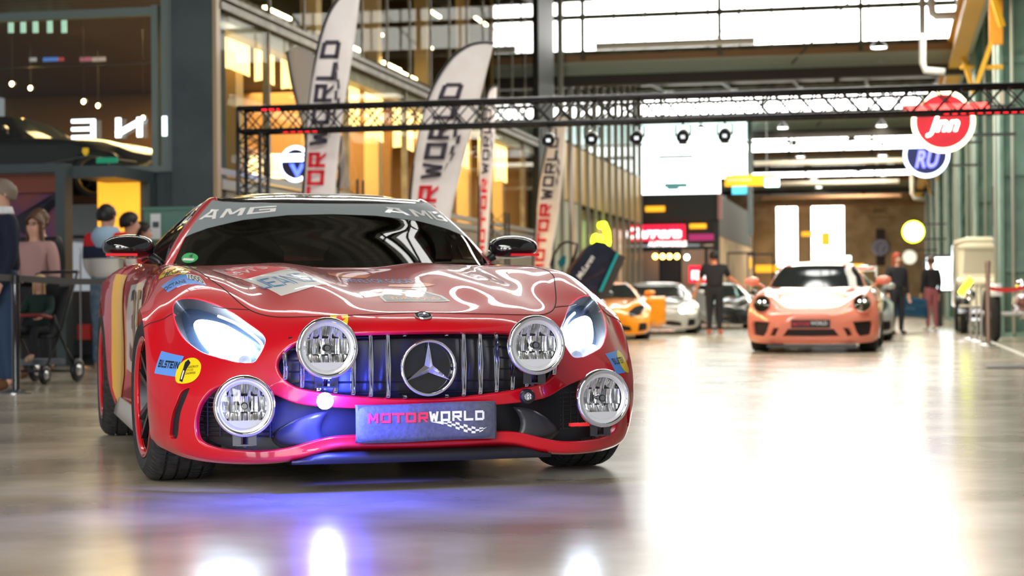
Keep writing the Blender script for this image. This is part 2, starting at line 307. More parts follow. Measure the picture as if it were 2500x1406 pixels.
def panel(name,S,outer,m,parent,holes=(),step=.16,off=0,roll=.003,depth=.018,flange=True,fskip=None):
    "skin panel cut from the surface S; outlines in surface coordinates; edges rolled inwards"
    outer=fine(outer,step); holes=[fine(h,step) for h in holes]
    O=np.array(outer); x0,y0=O.min(0); x1,y1=O.max(0)
    gx,gy=np.meshgrid(np.arange(x0+step*.5,x1,step),np.arange(y0+step*.5,y1,step)); gx,gy=gx.ravel(),gy.ravel()
    keep=pip(gx,gy,outer); 
    for h in holes: keep&=~pip(gx,gy,h)
    B=np.array(outer+[p for h in holes for p in h]); gx,gy=gx[keep],gy[keep]
    if len(gx):
        far=np.array([np.abs(B-[a,b]).max(1).min()>step*.45 for a,b in zip(gx,gy)],bool); gx,gy=gx[far],gy[far]
    pts=[Vector(p) for p in B]+[Vector(p) for p in zip(gx,gy)]; E=[];k=0
    for l in [outer]+holes: E+=[(k+i,k+(i+1)%len(l)) for i in range(len(l))]; k+=len(l)
    V,_,F,*_=delaunay_2d_cdt(pts,E,[],0,1e-5)
    V=np.array([tuple(v) for v in V]); F=np.array([f for f in F if len(f)==3]); ce=V[F].mean(1)
    kp=pip(ce[:,0],ce[:,1],outer)
    for h in holes: kp&=~pip(ce[:,0],ce[:,1],h)
    F=F[kp]; P,N=sev(S,V[:,0],V[:,1],off)
    fn=np.cross(P[F[:,1]]-P[F[:,0]],P[F[:,2]]-P[F[:,0]]); fl=(fn*N[F[:,0]]).sum(1)<0; F[fl]=F[fl][:,::-1]
    PV=list(map(tuple,P)); PN=list(map(tuple,N)); PF=[tuple(map(int,f)) for f in F]
    if flange:
        for li,l in enumerate([outer]+holes):
            L=np.array(l); A,An=sev(S,L[:,0],L[:,1],off); n=len(L)
            T=np.roll(A,-1,0)-np.roll(A,1,0); T/=np.maximum(np.linalg.norm(T,axis=1,keepdims=True),1e-9)
            q=np.cross(An,T); c=L.mean(0)
            sg=0.5*(L[:,0]*np.roll(L[:,1],-1)-np.roll(L[:,0],-1)*L[:,1]).sum()
            # outward direction of the panel at its edge, tested on the surface
            t,_=sev(S,L[:,0]+.01*np.sign(1)*(np.roll(L[:,1],-1)-np.roll(L[:,1],1)),L[:,1]-.01*(np.roll(L[:,0],-1)-np.roll(L[:,0],1)),off)
            s=np.sign(((t-A)*q).sum(1)); s[s==0]=1; q=q*s[:,None]
            out=q*(1 if (sg>0) else -1)
            if li>0: out=-out
            rr=roll[li] if isinstance(roll,(list,tuple)) else roll; dd=depth[li] if isinstance(depth,(list,tuple)) else depth
            rings=[(A,An)]
            for a in (.5,1.): 
                th=a*PI/2; rings.append((A+out*rr*math.sin(th)-An*rr*(1-math.cos(th)),An*math.cos(th)+out*math.sin(th)))
            rings.append((rings[-1][0]-An*dd,out))
            ok=np.ones(n,bool); mid=(L+np.roll(L,-1,0))/2
            if li==0:
                for h in holes: ok&=~pip(mid[:,0],mid[:,1],h)
            else: ok&=pip(mid[:,0],mid[:,1],outer)
            if fskip is not None: ok&=~np.array([fskip(*p) for p in mid])
            b=len(PV)
            for Q,W in rings: PV+=list(map(tuple,Q)); PN+=list(map(tuple,W))
            for g in range(3):
                for i in range(n):
                    if ok[i]:
                        j=(i+1)%n; PF.append((b+g*n+i,b+g*n+j,b+(g+1)*n+j,b+(g+1)*n+i))
    return mk(name,PV,PF,m,parent,normals=PN)
mir=lambda P:[(-c,r) for c,r in P]
sym=lambda P:list(P)+[(-c,r) for c,r in P[::-1] if c>1e-6]
def bil(q,u,v):
    a,b,c,d=[np.array(p,float) for p in q]; return (1-v)*((1-u)*a+u*b)+v*((1-u)*d+u*c)
def decal(name,S,poly,m,parent,off=.0012,side=1,step=.3): return panel(name,S,[(c*side,r) for c,r in poly],m,parent,off=off,step=step,flange=False)
def stext(name,S,s,quad,m,parent,side=1,off=.0022,bold=0,shear=0,block=0):
    V,F,_=blocks(s,block) if block else textpoly(s,bold,shear); Q=np.array([bil(quad,x,y) for x,y in V]); P,N=sev(S,Q[:,0]*side,Q[:,1],off); return mk(name,P,F,m,parent,normals=N)
CX,CY,CTH=-.30394,6.71127,.27563
car=empty('sports_car',(CX,CY,0),CTH,'red sports car with four round chrome driving lamps and race stickers','car')
PAINT=mat('red_paint',(.50,.002,.010),.35,coat=.85,spec=.35)
LINER=mat('car_liner',(.01,.01,.012),.8)
HOODL=[(0,8.25),(1.322,8.09),(2.732,7.864),(3.5,7.80),(4.017,7.9),(4.35,8.07),(4.687,8.441),(5.086,9.16),(5.40,9.9),(5.5,11),(5.4,12.3),(5.25,13.3),(5.1,14.0)]
HL=[(6.337,7.992),(5.987,7.99),(5.51,7.97),(5.016,7.775),(4.46,7.237),(4.078,6.865),(3.907,6.502),(3.903,6.143),(3.99,5.659),(4.097,5.385),(4.424,5.34),(4.902,5.463),(5.356,5.65),(5.713,5.961),(6.105,6.435),(6.35,7.048),(6.471,7.698)]
GR=[(0,6.94),(1.1,6.92),(1.9,6.84),(2.6,6.66),(3.1,6.35),(3.42,5.85),(3.53,5.4),(3.46,4.95),(3.25,4.55),(2.9,4.3),(2.2,4.2),(1.3,4.12),(.6,4.06),(0,4.04)]
OP=[(0,3.80),(1.0,3.79),(2.0,3.78),(2.98,3.833),(3.648,4.225),(4.378,4.52),(4.85,4.47),(5.2,4.2),(5.47,3.6),(5.6,2.65),(5.5,2.05),(5.05,1.79),(4.5,1.79),(3.75,1.84),(3.227,1.93),(2.75,2.07),(2.2,2.14),(1.605,2.10),(.8,2.02),(0,1.98)]
SL=[(5.60,4.309),(5.869,4.109),(6.055,3.595),(6.25,3.05),(6.53,2.05),(6.5,1.74),(6.309,1.79),(6.15,2.0),(5.99,2.63),(5.84,3.36),(5.63,4.10)]
HLs=[tuple(p) for p in resample(HL,True,4)]; SLs=[tuple(p) for p in resample([(c+(.09 if i<6 and i>0 else -.09)*(-1 if 0<i<6 else -1)*(-1 if 0<i<6 else 1),r) for i,(c,r) in enumerate(SL)],True,4)]
def half(P,n=4): # smooth a half outline that starts and ends on the middle line
    Q=resample([(-P[1][0],P[1][1])]+P+[(-P[-2][0],P[-2][1])],False,n); return [tuple(p) for p in Q[n:-n]]
GRs=half(GR); OPs=half(OP); Hl=[tuple(p) for p in resample(HOODL,False,4)]
bump_out=[(0,0),(9,0),(9,7.42),(6.4,7.35),(5.6,7.6),(4.95,7.76),(4.42,8.12)]+[p for p in Hl[::-1] if p[0]<=4.40 and p[1]<8.2]
bump=panel('bumper',SB,sym(bump_out),PAINT,car,holes=[sym(GRs),sym(OPs),HLs,mir(HLs),SLs,mir(SLs)],step=.14,roll=[.002,.007,.008,.002,.002,.002,.002],depth=[.015,.012,.016,.002,.002,.012,.012])
hood=panel('hood',SB,sym(Hl+[(3.5,14.0),(1.8,13.95),(0,13.95)]),PAINT,car,step=.16,roll=.002)
for sd in (1,-1):
    fo=[(c*sd,r) for c,r in [p for p in Hl if p[0]>=4.35 or p[1]>8.2]+[(5.1,14.6),(6.0,14.75),(7,14.7),(8,14.55),(9,14.45),(9,7.46),(6.4,7.38),(5.6,7.63),(4.95,7.79),(4.45,8.13)] if c*1>=4.3]
    panel('fender',SB,fo,PAINT,car,holes=[[(c*sd,r) for c,r in HLs]],step=.15,roll=.002,depth=[.015,.002])
    panel('door',SB,[(c*sd,r) for c,r in [(4.9,14.65),(6.0,14.8),(7,14.75),(8,14.6),(9,14.5),(9,17.3),(8,17.5),(7,17.55),(6,17.55),(4.9,17.5)]],PAINT,car,step=.2,roll=.002)
    panel('rear_fender',SB,[(c*sd,r) for c,r in [(4.9,17.54),(6,17.6),(7,17.6),(8,17.55),(9,17.35),(9,24),(6,24),(4.9,23.2)]],PAINT,car,step=.2,roll=.002)
panel('tail_panel',SB,sym([(0,22.6),(4.88,22.6),(4.9,23.3),(5.95,24.1),(9,24.1),(9,25),(0,25)]),PAINT,car,step=.25,roll=.002)
# greenhouse
TINT=glassm('car_window_tint',(.16,.18,.18),.01,0,1.5,.55)
WS=sym([(0,.03),(3.72,.03),(3.70,1.0),(3.62,1.90),(3.3,1.97),(2,1.99),(0,1.99)])
GLW=panel('windscreen',SC,WS,TINT,car,step=.12,roll=.001,depth=.004)
panel('roof',SC,sym([(0,2.02),(2,2.02),(3.3,2.01),(3.45,2.2),(3.5,4),(3.5,6),(3.2,6.4),(0,6.4)]),mat('roof_gloss_black',(.01,.01,.012),.12,coat=1),car,step=.14,roll=.002)
panel('rear_window',SC,sym([(0,6.43),(3.2,6.43),(3.5,6.1),(3.9,7.2),(4.0,7.95),(0,7.95)]),TINT,car,step=.3,roll=.002)
for sd in (1,-1):
    s_=lambda L:[(c*sd,r) for c,r in L]
    panel('windscreen_pillar',SC,s_([(3.74,.0),(3.72,1.0),(3.64,1.90),(3.36,2.0),(3.5,2.2),(3.53,4),(3.53,6.05),(3.93,7.2),(4.03,7.98),(6,7.98),(6,5.9),(4.5,5.9),(4.25,5.0),(4.22,3),(4.28,2.1),(4.3,1.0),(4.6,.12),(6,.12),(6,0)]),PAINT,car,step=.12,roll=.002,depth=.01)
    panel('side_window',SC,s_([(4.66,.14),(4.34,1.0),(4.32,2.1),(4.26,3),(4.29,5),(4.52,5.86),(5.8,5.86),(5.85,.5),(5.8,.16)]),TINT,car,step=.16,roll=.001,depth=.003)
# inner black shell: floor pan, tub under glass, wheel wells
tub=MB(); tub.box((-.45,.50,.13),(.45,1.25,.60)); tub.box((-.70,1.25,.13),(.70,4.2,.5)); tub.box((-.69,1.66,.5),(.69,1.95,.84)); tub.box((-.69,3.2,.5),(.69,4.2,.82))
tub.build('underbody',LINER,car)
# dashboard, seats, steering wheel
d=MB(); d.grid(lambda u,v:((u-.5)*1.40,1.73+.62*((u-.5)*1.4)**2+v*.40,.862+.03*math.sin(PI*v)+.02*math.cos((u-.5)*PI)-.35*(v>.99)),12,6); d.build('dashboard',mat('dash',(.015,.015,.018),.6),car,smooth=True)
for sx in (-.36,.36):
    q=MB(); q.grid(lambda u,v:(sx+(u-.5)*(.50-.20*max(0,v-.8)*5),2.75+v*.14-.05*abs(u-.5)*2*(1-v),.45+v*.66),6,10); q.grid(lambda u,v:(sx+(u-.5)*.12,2.83+.03*math.sin(PI*v),1.0+v*.12),2,3); q.grid(lambda u,v:(sx+(u-.5)*.5,2.25+v*.5,.5-.02*math.sin(PI*u)),6,4)
    o=q.build('seat',mat('seat_leather',(.02,.02,.022),.6),car,smooth=True); m=o.modifiers.new('s','SOLIDIFY'); m.thickness=.05
q=MB(); R_=Matrix.Translation((.36,2.18,.93))@Matrix.Rotation(-1.15,4,'X'); q.tube([R_@Vector((.17*math.cos(a),.17*math.sin(a),0)) for a in np.linspace(0,2*PI,33)[:-1]],.014,8,closed=True)
for a in (.0,PI,-PI/2): q.bar(R_@Vector((0,0,0)),R_@Vector((.165*math.cos(a),.165*math.sin(a),0)),.03,.012)
q.build('steering_wheel',BLACK,car,smooth='auto')
mq=MB(); mq.box((-.085,2.03,1.075),(.085,2.05,1.115)); mq.bar((0,2.05,1.1),(0,2.10,1.15),.02); mq.build('rear_view_mirror',mat('mirror_back',(.006,.006,.007),.6),car)
# grille
GB=mat('grille_black',(.012,.012,.014),.4)
def gz(u): # height range of grille opening at lateral u
    xs=np.array([abs(p[0]) for p in GRs]); P,_=sev(SB,[p[0] for p in GRs],[p[1] for p in GRs]); k=len(GRs)//2
    i=int(np.argmax(P[:,0])); up=P[:i+1]; lo=P[i:][::-1]; return np.interp(abs(u),lo[:,0],lo[:,2]),np.interp(abs(u),up[:,0],up[:,2])
def gv(u): return .075+.35*max(0,abs(u)-.12)**2*1.1
panel('grille_backing',SB,sym([(c*1.03,5.45+(r-5.45)*1.05) for c,r in GRs]),GB,car,off=-.065,step=.25,flange=False)
b=MB()
for k in range(6): 
    z=.37+.042*k; b.tube([((a-.5)*1.0,gv((a-.5)*1.0)+.045,z) for a in np.linspace(0,1,17)],.004,5)
b.build('grille_bars',GB,car)
for x in [.08,.145,.21,.275,.34,.40,.46,.52]:
    for s in (1,-1):
        u=x*s; z0,z1=gz(u); z0+=.012; z1-=.012
        spans=[(z0,z1)] if x>.1 else [(z0,.35+.012),(.583,z1)]
        q=MB()
        for a,c in spans:
            y=gv(u); dx=.0065
            for g in (-dx,dx): q.tube([(u+g,y+.02,a),(u+g*.9,y-.004,a+.006),(u+g*.75,y-.012-.012*math.sin(PI*.5),(a+c)/2),(u+g*.75,y-.004,c-.006),(u+g*.75,y+.02,c)],.0028,6)
            q.bar((u,y+.01,a),(u,y+.01,c),.012,.02,up=(0,1,0)); q.tube([(u-dx,y-.004,a+.004),(u+dx,y-.004,a+.004)],.003,6)
        q.build('grille_slat',CHROME,car,smooth='auto')
# star emblem
st_=MB(); cz=.466; yv=.028
st_.tube([(.1*math.cos(a),yv,cz+.1*math.sin(a)) for a in np.linspace(0,2*PI,65)[:-1]],.0068,10,closed=True); st_.build('emblem_ring',CHROME,car,smooth=True)
sv=MB(); V=[(0,yv-.016,cz)]; 
for k in range(3):
    a=PI/2+k*2*PI/3; V.append((.097*math.cos(a),yv,cz+.097*math.sin(a))); a+=PI/3; V.append((.018*math.cos(a),yv,cz+.018*math.sin(a)))
V.append((0,yv+.01,cz)); F=[(0,1+i,1+(i+1)%6) for i in range(6)]+[(7,1+(i+1)%6,1+i) for i in range(6)]
sv.add(V,F).build('emblem_star',mat('satin_silver',(.72,.72,.74),.22,1),car)
q=MB(); q.lathe([(0,0),(.094,0),(.094,.01)],48,Matrix.Translation((0,yv+.022,cz))@Matrix.Rotation(PI/2,4,'X')); q.build('emblem_plate',GLOSSB,car)
# bonnet badge
def onsurf(S,c,r,off=0):
    P,N=sev(S,np.array([c]),np.array([r]),off); return Vector(P[0]),Vector(N[0])
p,n=onsurf(SB,0,7.93,.001); Mb=Matrix.Translation(p)@n.to_track_quat('Z','Y').to_matrix().to_4x4()
q=MB(); q.lathe([(0,.001),(.019,.001),(.021,.006),(.031,.006),(.033,.004),(.034,0)],40,Mb); q.build('hood_badge',CHROME,car,smooth='auto')
q=MB(); q.lathe([(0,.0015),(.0185,.0015)],30,Mb); ob=q.build('badge_field',mat('badge_navy',(.005,.01,.05),.2),car)
q=MB(); 
for k in range(3):
    a=PI/2+k*2*PI/3; A=[Mb@Vector(v) for v in ((0,0,.006),(.018*math.cos(a),.018*math.sin(a),.003),(.004*math.cos(a+PI/3),.004*math.sin(a+PI/3),.003),(.004*math.cos(a-PI/3),.004*math.sin(a-PI/3),.003))]
    q.add(A,[(0,1,2),(0,3,1)])
q.build('badge_star',CHROME,car)
# lower intake inside
panel('intake_panel',SB,sym([(c*1.03,3.0+(r-3.0)*1.1) for c,r in OPs]),GB,car,off=-.10,step=.25,flange=False)
for s in (1,-1):
    q=MB()
    for k in range(9):
        z=.215+.017*k; q.tube([(s*x,.17+.26*(x-.55)/.3,z) for x in (.56,.7,.84)],.0035,5)
    for k in range(7):
        x=.57+.042*k; q.tube([(s*x,.165+.26*(x-.55)/.3,.21),(s*x,.165+.26*(x-.55)/.3,.355)],.0028,5)
    q.build('intake_mesh',GB,car)
    q=MB(); q.grid(lambda a,c:(s*(.36+.17*a+.03*math.sin(PI*c)),.125+.05*a+.1*(a-.5)**2,.175+.13*c*(1-.5*a*a)),8,6); o=q.build('intake_vane',mat('vane_grey',(.03,.03,.034),.35),car,smooth=True); o.modifiers.new('s','SOLIDIFY').thickness=.006
for s in (1,-1): panel('vent_slot',SB,[(c*s,r) for c,r in SLs],GB,car,off=-.013,step=.2,flange=False)
# front splitter
q=MB(); L=[]
for u in np.linspace(-.5,.5,25):
    v=.10+.09*abs(u)**2; zt=.158 if abs(u)<.40 else .158-(abs(u)-.40)*.36
    L.append([(u,v+.10,zt),(u,v+.02,zt),(u,v-.004,zt-.008),(u,v-.012,.128),(u,v-.004,.112),(u,v+.06,.108),(u,v+.2,.11)])
V=[p for r in L for p in r]; n=7; F=[(i*n+j,(i+1)*n+j,(i+1)*n+j+1,i*n+j+1) for i in range(24) for j in range(n-1)]
q.add(V,F).build('front_splitter',mat('splitter_black',(.010,.010,.013),.4),car,smooth=True)
# headlights
LENS=glassm('headlamp_lens',(.86,.92,1),.03,0,1.45); HOUS=mat('lamp_housing',(.03,.05,.09),.25,.6)
BEAM=mat('headlamp_beam',(1,1,1),.5,emit=60,ecol=(.80,.90,1)); BM=[(5.742,7.05),(5.403,7.107),(5.013,6.947),(4.434,6.406),(4.485,6.075),(4.78,5.945),(5.305,6.016),(5.571,6.326),(5.708,6.691)]
for s in (1,-1):
    S_=lambda L:[(c*s,r) for c,r in L]; sc=lambda L,k:[((p[0]-5.2)*k+5.2,(p[1]-6.7)*k+6.7) for p in L]
    hl=empty('headlight',parent=car)
    hs=panel('lamp_housing',SB,S_(sc(HLs,1.0)),HOUS,hl,off=-.055,step=.15,flange=False)
    w=[]; A,_=sev(SB,[c*s for c,r in HLs],[r for c,r in HLs],-.004); B,_=sev(SB,[c*s for c,r in HLs],[r for c,r in HLs],-.056); n=len(HLs)
    mk('lamp_wall',list(A)+list(B),[(i,(i+1)%n,n+(i+1)%n,n+i) for i in range(n)],BLACK,hl,smooth=True)
    panel('lens_cover',SB,S_(HLs),LENS,hl,off=.0005,step=.14,roll=.001,depth=.003)
    panel('main_beam',SB,S_([tuple(p) for p in resample(BM,True,4)]),BEAM,hl,off=-.03,step=.15,roll=.012,depth=.02)
    for off,k,wd in ((-.03,.80,.008),):
        T=[(4.12,5.65),(4.03,6.0),(4.06,6.4),(4.3,6.78),(4.75,7.2),(5.2,7.45)]
        P,_=sev(SB,[c*s for c,r in T],[r for c,r in T],-.022); q=MB(); q.tube([Vector(p) for p in resample(list(P),False,5)],.0055,6); q.build('light_strip',mat('drl',(.8,.85,.9),.2,emit=1.2,ecol=(.8,.9,1)),hl,smooth=True)
    P,_=sev(SB,[c*s for c,r in T],[r for c,r in T],-.03); 
    for c,r in ((5.25,5.72),(4.85,5.6),(4.45,5.5)):
        p,n=onsurf(SB,c*s,r,-.035); q=MB(); q.lathe([(0,0),(.012,.002),(.02,.014),(.022,.022),(.025,.022)],20,Matrix.Translation(p)@Vector((-.05*s,-1,.1)).to_track_quat('Z','Y').to_matrix().to_4x4()); q.build('lamp_reflector',mat('lamp_cup',(.62,.66,.72),.3,.3,emit=.25,ecol=(.6,.7,.9)),hl,smooth=True)
# round driving lamps
LG=glassm('lamp_glass',(.97,.98,1),.01,0,1.4); REFL=mat('reflector',(.95,.95,.93),.16,1); REFLR=mat('reflector_ribbed',(.8,.8,.78),.22,1)
def driving_lamp(c,yaw=0,what='driving_lamp',label=None):
    e=empty(what,parent=car); e.location=c; e.rotation_euler=(0,0,yaw)
    if label: e['label']=label
    M=Matrix.Rotation(PI/2,4,'X') # local z -> -y (forward)
    MB().lathe([(.103,-.03),(.110,-.02),(.1125,-.004),(.110,.008),(.102,.013),(.096,.010),(.094,.002),(.097,-.01)],64,M).build('lamp_rim',CHROME,e,smooth=True)
    MB().lathe([(.0,-.10),(.05,-.095),(.085,-.07),(.104,-.03)],40,M).build('lamp_housing',GLOSSB,e,smooth=True)
    MB().lathe([(.095,.004),(.090,.005),(.083,-.004),(.080,-.006)],64,M).build('inner_ring',mat('ring_white',(.75,.75,.76),.25,.5),e,smooth=True)
    q=MB(); n=9; w_=.158/n; V=[];F=[]
    zz=lambda x,y:-.060+7.2*(x*x+y*y)
    for i in range(n):
        x0=-.079+w_*i
        for a in range(6):
            for b_ in range(14):
                P=[]
                for (da,db) in ((0,0),(1,0),(1,1),(0,1)):
                    f=(a+da)/6; x=x0+w_*f; y=-.079+.158*(b_+db)/14; rr=math.hypot(x,y)
                    if rr>.0795: x,y=x*.0795/rr,y*.0795/rr
                    k_=(i*7+(b_//5)*3)%4; P.append((x,y,zz(x,y)+(.010 if k_%2 else -.006)*math.sin(PI*f)*(1 if b_//5!=1 else .4)))
                if all(math.hypot(p[0],p[1])>=.079 for p in P): continue
                k=len(V); V+=P; F.append((k,k+1,k+2,k+3))
    q.add([M@Vector(v) for v in V],F).build('reflector',REFL,e,smooth='auto')
    q=MB(); q.lathe([(0,-.006),(.010,-.006),(.013,-.012),(.013,-.05)],24,M); q.lathe([(.0165,-.03),(.0165,-.008),(.0145,-.008)],24,M); q.build('bulb_shield',mat('bulb_cap',(.35,.35,.36),.2,1),e,smooth='auto')
    # frosted strip low on the lens
    V=[];n=16
    for k in range(n+1):
        a=-PI/2+(k/n-.5)*1.75; V.append((.081*math.cos(a),.081*math.sin(a),-.004))
    MB().add([M@Vector(v) for v in V],[tuple(range(n+1))]).build('frosted_band',mat('frosted',(.55,.55,.56),.35),e)
    MB().lathe([(.0,.012),(.03,.011),(.06,.008),(.094,.001)],48,M).build('lamp_lens',LG,e,smooth=True)
    q=MB(); q.bar((-.028,.03,-.10),(-.028,.03,-.145),.006,.03); q.bar((.028,.03,-.10),(.028,.03,-.145),.006,.03); q.bar((-.03,.035,-.143),(.03,.035,-.143),.03,.006); q.tube([(0,.03,-.1),(0,.06,-.15)],.008,8); q.build('lamp_bracket',mat('bracket',(.12,.12,.13),.3,1),e)
    return e
for s in (1,-1):
    driving_lamp((.394*s,-.055,.546)); driving_lamp((.684*s,.03,.338),.12*s)
# strobe lights
for s in (1,-1):
    e=empty('strobe_light',parent=car); e.location=(.388*s,.045,.350); M=Matrix.Rotation(PI/2,4,'X')
    MB().lathe([(.029,-.02),(.029,0),(.026,.006),(.018,.008),(.015,.005)],32,M).build('strobe_housing',BLACK,e,smooth='auto')
    if s<0:
        e['label']='lit blue strobe'
        MB().lathe([(.0,.022),(.018,.022),(.029,.012),(.031,.004)],24,M).build('strobe_lens',mat('strobe_blue',(.5,.6,1),.3,emit=900,ecol=(.09,.10,1)),e,smooth=True)
        L=bpy.data.lights.new('strobe_glow','POINT'); L.color=(.05,.08,1); L.energy=26; L.shadow_soft_size=.03; lo=bpy.data.objects.new('strobe_glow',L); link(lo,e); lo.location=(0,-.09,0)
    else:
        q=MB(); 
        for a in range(4): q.lathe([(0,.004),(.005,.003),(.0065,.007)],10,M@Matrix.Translation((.0075*math.cos(a*PI/2+.8),.0075*math.sin(a*PI/2+.8),0)))
        q.lathe([(0,.0015),(.0155,.0015)],20,M); q.build('strobe_diode',CHROME,e,smooth='auto')
# padded plate cover
pl=empty('plate_cover',parent=car); pl.location=(0,.052,.262); pl['label']='grey cloth plate cover'
def pc(a,b):
    x=(a-.5)*.54; z=(b-.5)*.142; e=max(abs(a-.5)*2,0)**10; g=max(abs(b-.5)*2,0)**8
    return (x*(1-.004*g),-.012+.02*e+.018*g+.0018*math.sin(30*x+8*z)+.55*abs(x)**2*.12, z+.003*math.sin(9*x)+.004*(1-e)*0)
q=MB(); q.grid(pc,60,20); q.build('cloth',noisy(mat('plate_cloth',(.10,.11,.16),.85),(.075,.08,.12),(.10,.105,.15),60,4,.15),pl,smooth=True)
q=MB(); q.box((-.262,.006,-.068),(.262,.03,.068)); q.build('board',mat('plate_board',(.06,.06,.08),.8),pl)
def pf(x0,x1,z0,z1,off=.0022,sh=0):
    return lambda x,y:(lambda X,Z:(X,pc(X/.54+.5,Z/.142+.5)[1]-off,Z))(x0+(x1-x0)*x,z0+(z1-z0)*y)
words('red_lettering','MOTOR',pf(-.228,.0,.001,.038),mat('letter_red',(.85,.03,.06),.6),pl,block=.30)
words('white_lettering','WORLD',pf(.003,.217,.003,.040),mat('letter_white',(.82,.82,.85),.6),pl,block=.30)
q=MB(); # chequered swoosh
def sw(a): x=.012+.215*a; return x, -.006-.022*math.sin(a*PI*.5)**1.2*a-.0, (.0015+.036*math.sin(PI*min(1,a*1.0+.0))**.8*a**.5)
n=14
for i in range(n):
    for j in range(3):
        if (i+j)%2==0 or i<3:
            P=[]
            for (aa,bb) in ((i/n,j/3),((i+1)/n,j/3),((i+1)/n,(j+1)/3),(i/n,(j+1)/3)):
                x,z,h=sw(aa); Z=z+.010*math.sin(aa*6)*aa-h*bb+.008; P.append((x,pc(x/.54+.5,Z/.142+.5)[1]-.0022,Z))
            q.add(P,[(0,1,2,3)])
q.build('chequered_flag_print',MATS['letter_white'],pl)
# wing mirrors
for s in (1,-1):
    e=empty('wing_mirror',parent=car); e.location=(.945*s,2.20,.975)
    R=[];F=[];nu,nv=20,12
    V=[]
    for j in range(nv+1):
        f=j/nv
        for i in range(nu):
            a=2*PI*i/nu; sx=.125*(math.sin(PI*min(max(f*.94+.06,0),1)**.75)**.45); ca,sa=math.cos(a),math.sin(a)
            sgn=lambda v:(abs(v)**.75)*(1 if v>0 else -1)
            V.append((s*(sgn(ca)*.122*(1-(1-f)**5)+.005*sa),-.10+.13*f,sgn(sa)*(.066 if sa>0 else .05)*(1-(1-f)**4)*(1-.18*max(0,ca))))
    for j in range(nv):
        for i in range(nu): F.append((j*nu+i,j*nu+(i+1)%nu,(j+1)*nu+(i+1)%nu,(j+1)*nu+i))
    F.append(tuple(range(nu))[::-1]); F.append(tuple(nv*nu+i for i in range(nu)))
    MB().add(V,F).build('mirror_shell',GLOSSB,e,smooth='auto')
    q=MB(); q.tube([(-.10*s,0,-.035),(-.14*s,0,-.06),(-.165*s,-.02,-.095)],[.022,.018,.024],10); q.build('mirror_arm',BLACK,e,smooth='auto')
    q=MB(); q.box((-.11,-.093,-.038),(.035,-.06,-.026)) if s<0 else q.box((-.035,-.093,-.038),(.11,-.06,-.026)); q.build('red_flash',mat('sticker_red',(.7,.01,.02),.3),e)
    MB().box((-.10,.031,-.042),(.10,.034,.052)).build('mirror_glass',CHROME,e)
# wheels
TYRE=noisy(mat('tyre_rubber',(.018,.018,.02),.7),(.012,.012,.013),(.03,.03,.032),40,4,.1)
def wheel(c,R,W,side,steer=0,rimr=None,detail=True,parent=None,rimcol=None,spokes=10,name='wheel'):
    e=empty(name,parent=parent); e.location=c; e.rotation_euler=(0,0,steer)
    rr=rimr or R-.095; M=Matrix.Rotation(PI/2*side,4,'Y') # local z -> outward (+x for side 1)
    h=W/2
    prof=[(rr-.004,-h+.012),(rr+.012,-h+.002),((rr+R)/2,-h-.006),(R-.03,-h+.004),(R-.012,-h+.018),(R-.004,-h+.035)]
    gro=[-.55,-.18,.18,.55] if detail else []
    x=-h+.035
    for g in gro: prof+=[(R,g*h-.006),(R-.008,g*h-.005),(R-.008,g*h+.005),(R,g*h+.006)]
    prof+=[(R-.004,h-.035),(R-.012,h-.018),(R-.03,h-.004),((rr+R)/2,h+.006),(rr+.012,h-.002),(rr-.004,h-.012)]
    n=72 if detail else 24; P=len(prof); V=[];F=[]; angs=[]
    for k in range(n):
        if detail: angs+=[(2*PI*(k+.0)/n,0),(2*PI*(k+.80)/n,0),(2*PI*(k+.84)/n,1),(2*PI*(k+.96)/n,1)]
        else: angs.append((2*PI*k/n,0))
    for a,g in angs:
        for r,hh in prof:
            if g and r>R-.02 and abs(hh)>.2*h: r=r-.005
            aa=a+(.02*(abs(hh)/h-.5) if detail else 0); V.append(M@Vector((r*math.cos(aa),r*math.sin(aa),hh)))
    A=len(angs)
    for k in range(A):
        j=(k+1)%A; F+=[(k*P+i,j*P+i,j*P+i+1,k*P+i+1) for i in range(P-1)]
    mk('tyre',V,F,TYRE,e,smooth=True) if not detail else autosmooth(mk('tyre',V,F,TYRE,e),35)
    MB().lathe([(rr-.02,-h+.02),(rr-.012,h-.03),(rr-.004,h-.012)],48,M).build('rim_barrel',mat('rim_dark',(.03,.03,.032),.3,.8),e,smooth=True)
    MB().lathe([(rr-.012,h-.022),(rr-.002,h-.010),(rr+.004,h-.004),(rr+.002,h+.001),(rr-.008,h-.002),(rr-.014,h-.015)],64,M).build('rim_edge',rimcol or STEEL,e,smooth=True)
    q=MB()
    for k in range(spokes):
        a=2*PI*k/spokes+.1*(1 if k%2 else -1)*(detail); q.bar(M@Vector((.03*math.cos(a),.03*math.sin(a),h-.05)),M@Vector(((rr-.01)*math.cos(a),(rr-.01)*math.sin(a),h-.025)),.022,.02,up=M@Vector((0,0,1))-M@Vector((0,0,0)))
    q.lathe([(0,h-.035),(.05,h-.035),(.06,h-.05),(.06,h-.08)],20,M)
    q.build('spokes',mat('spoke_black',(.02,.02,.022),.25,.7),e)
    if detail: MB().lathe([(.07,-.02),(rr-.05,-.02),(rr-.05,.01),(.07,.01)],32,M).build('brake_disc',mat('disc',(.35,.34,.33),.35,1),e)
    return e
REDR=mat('rim_red',(.6,.01,.02),.2,.3,coat=1)
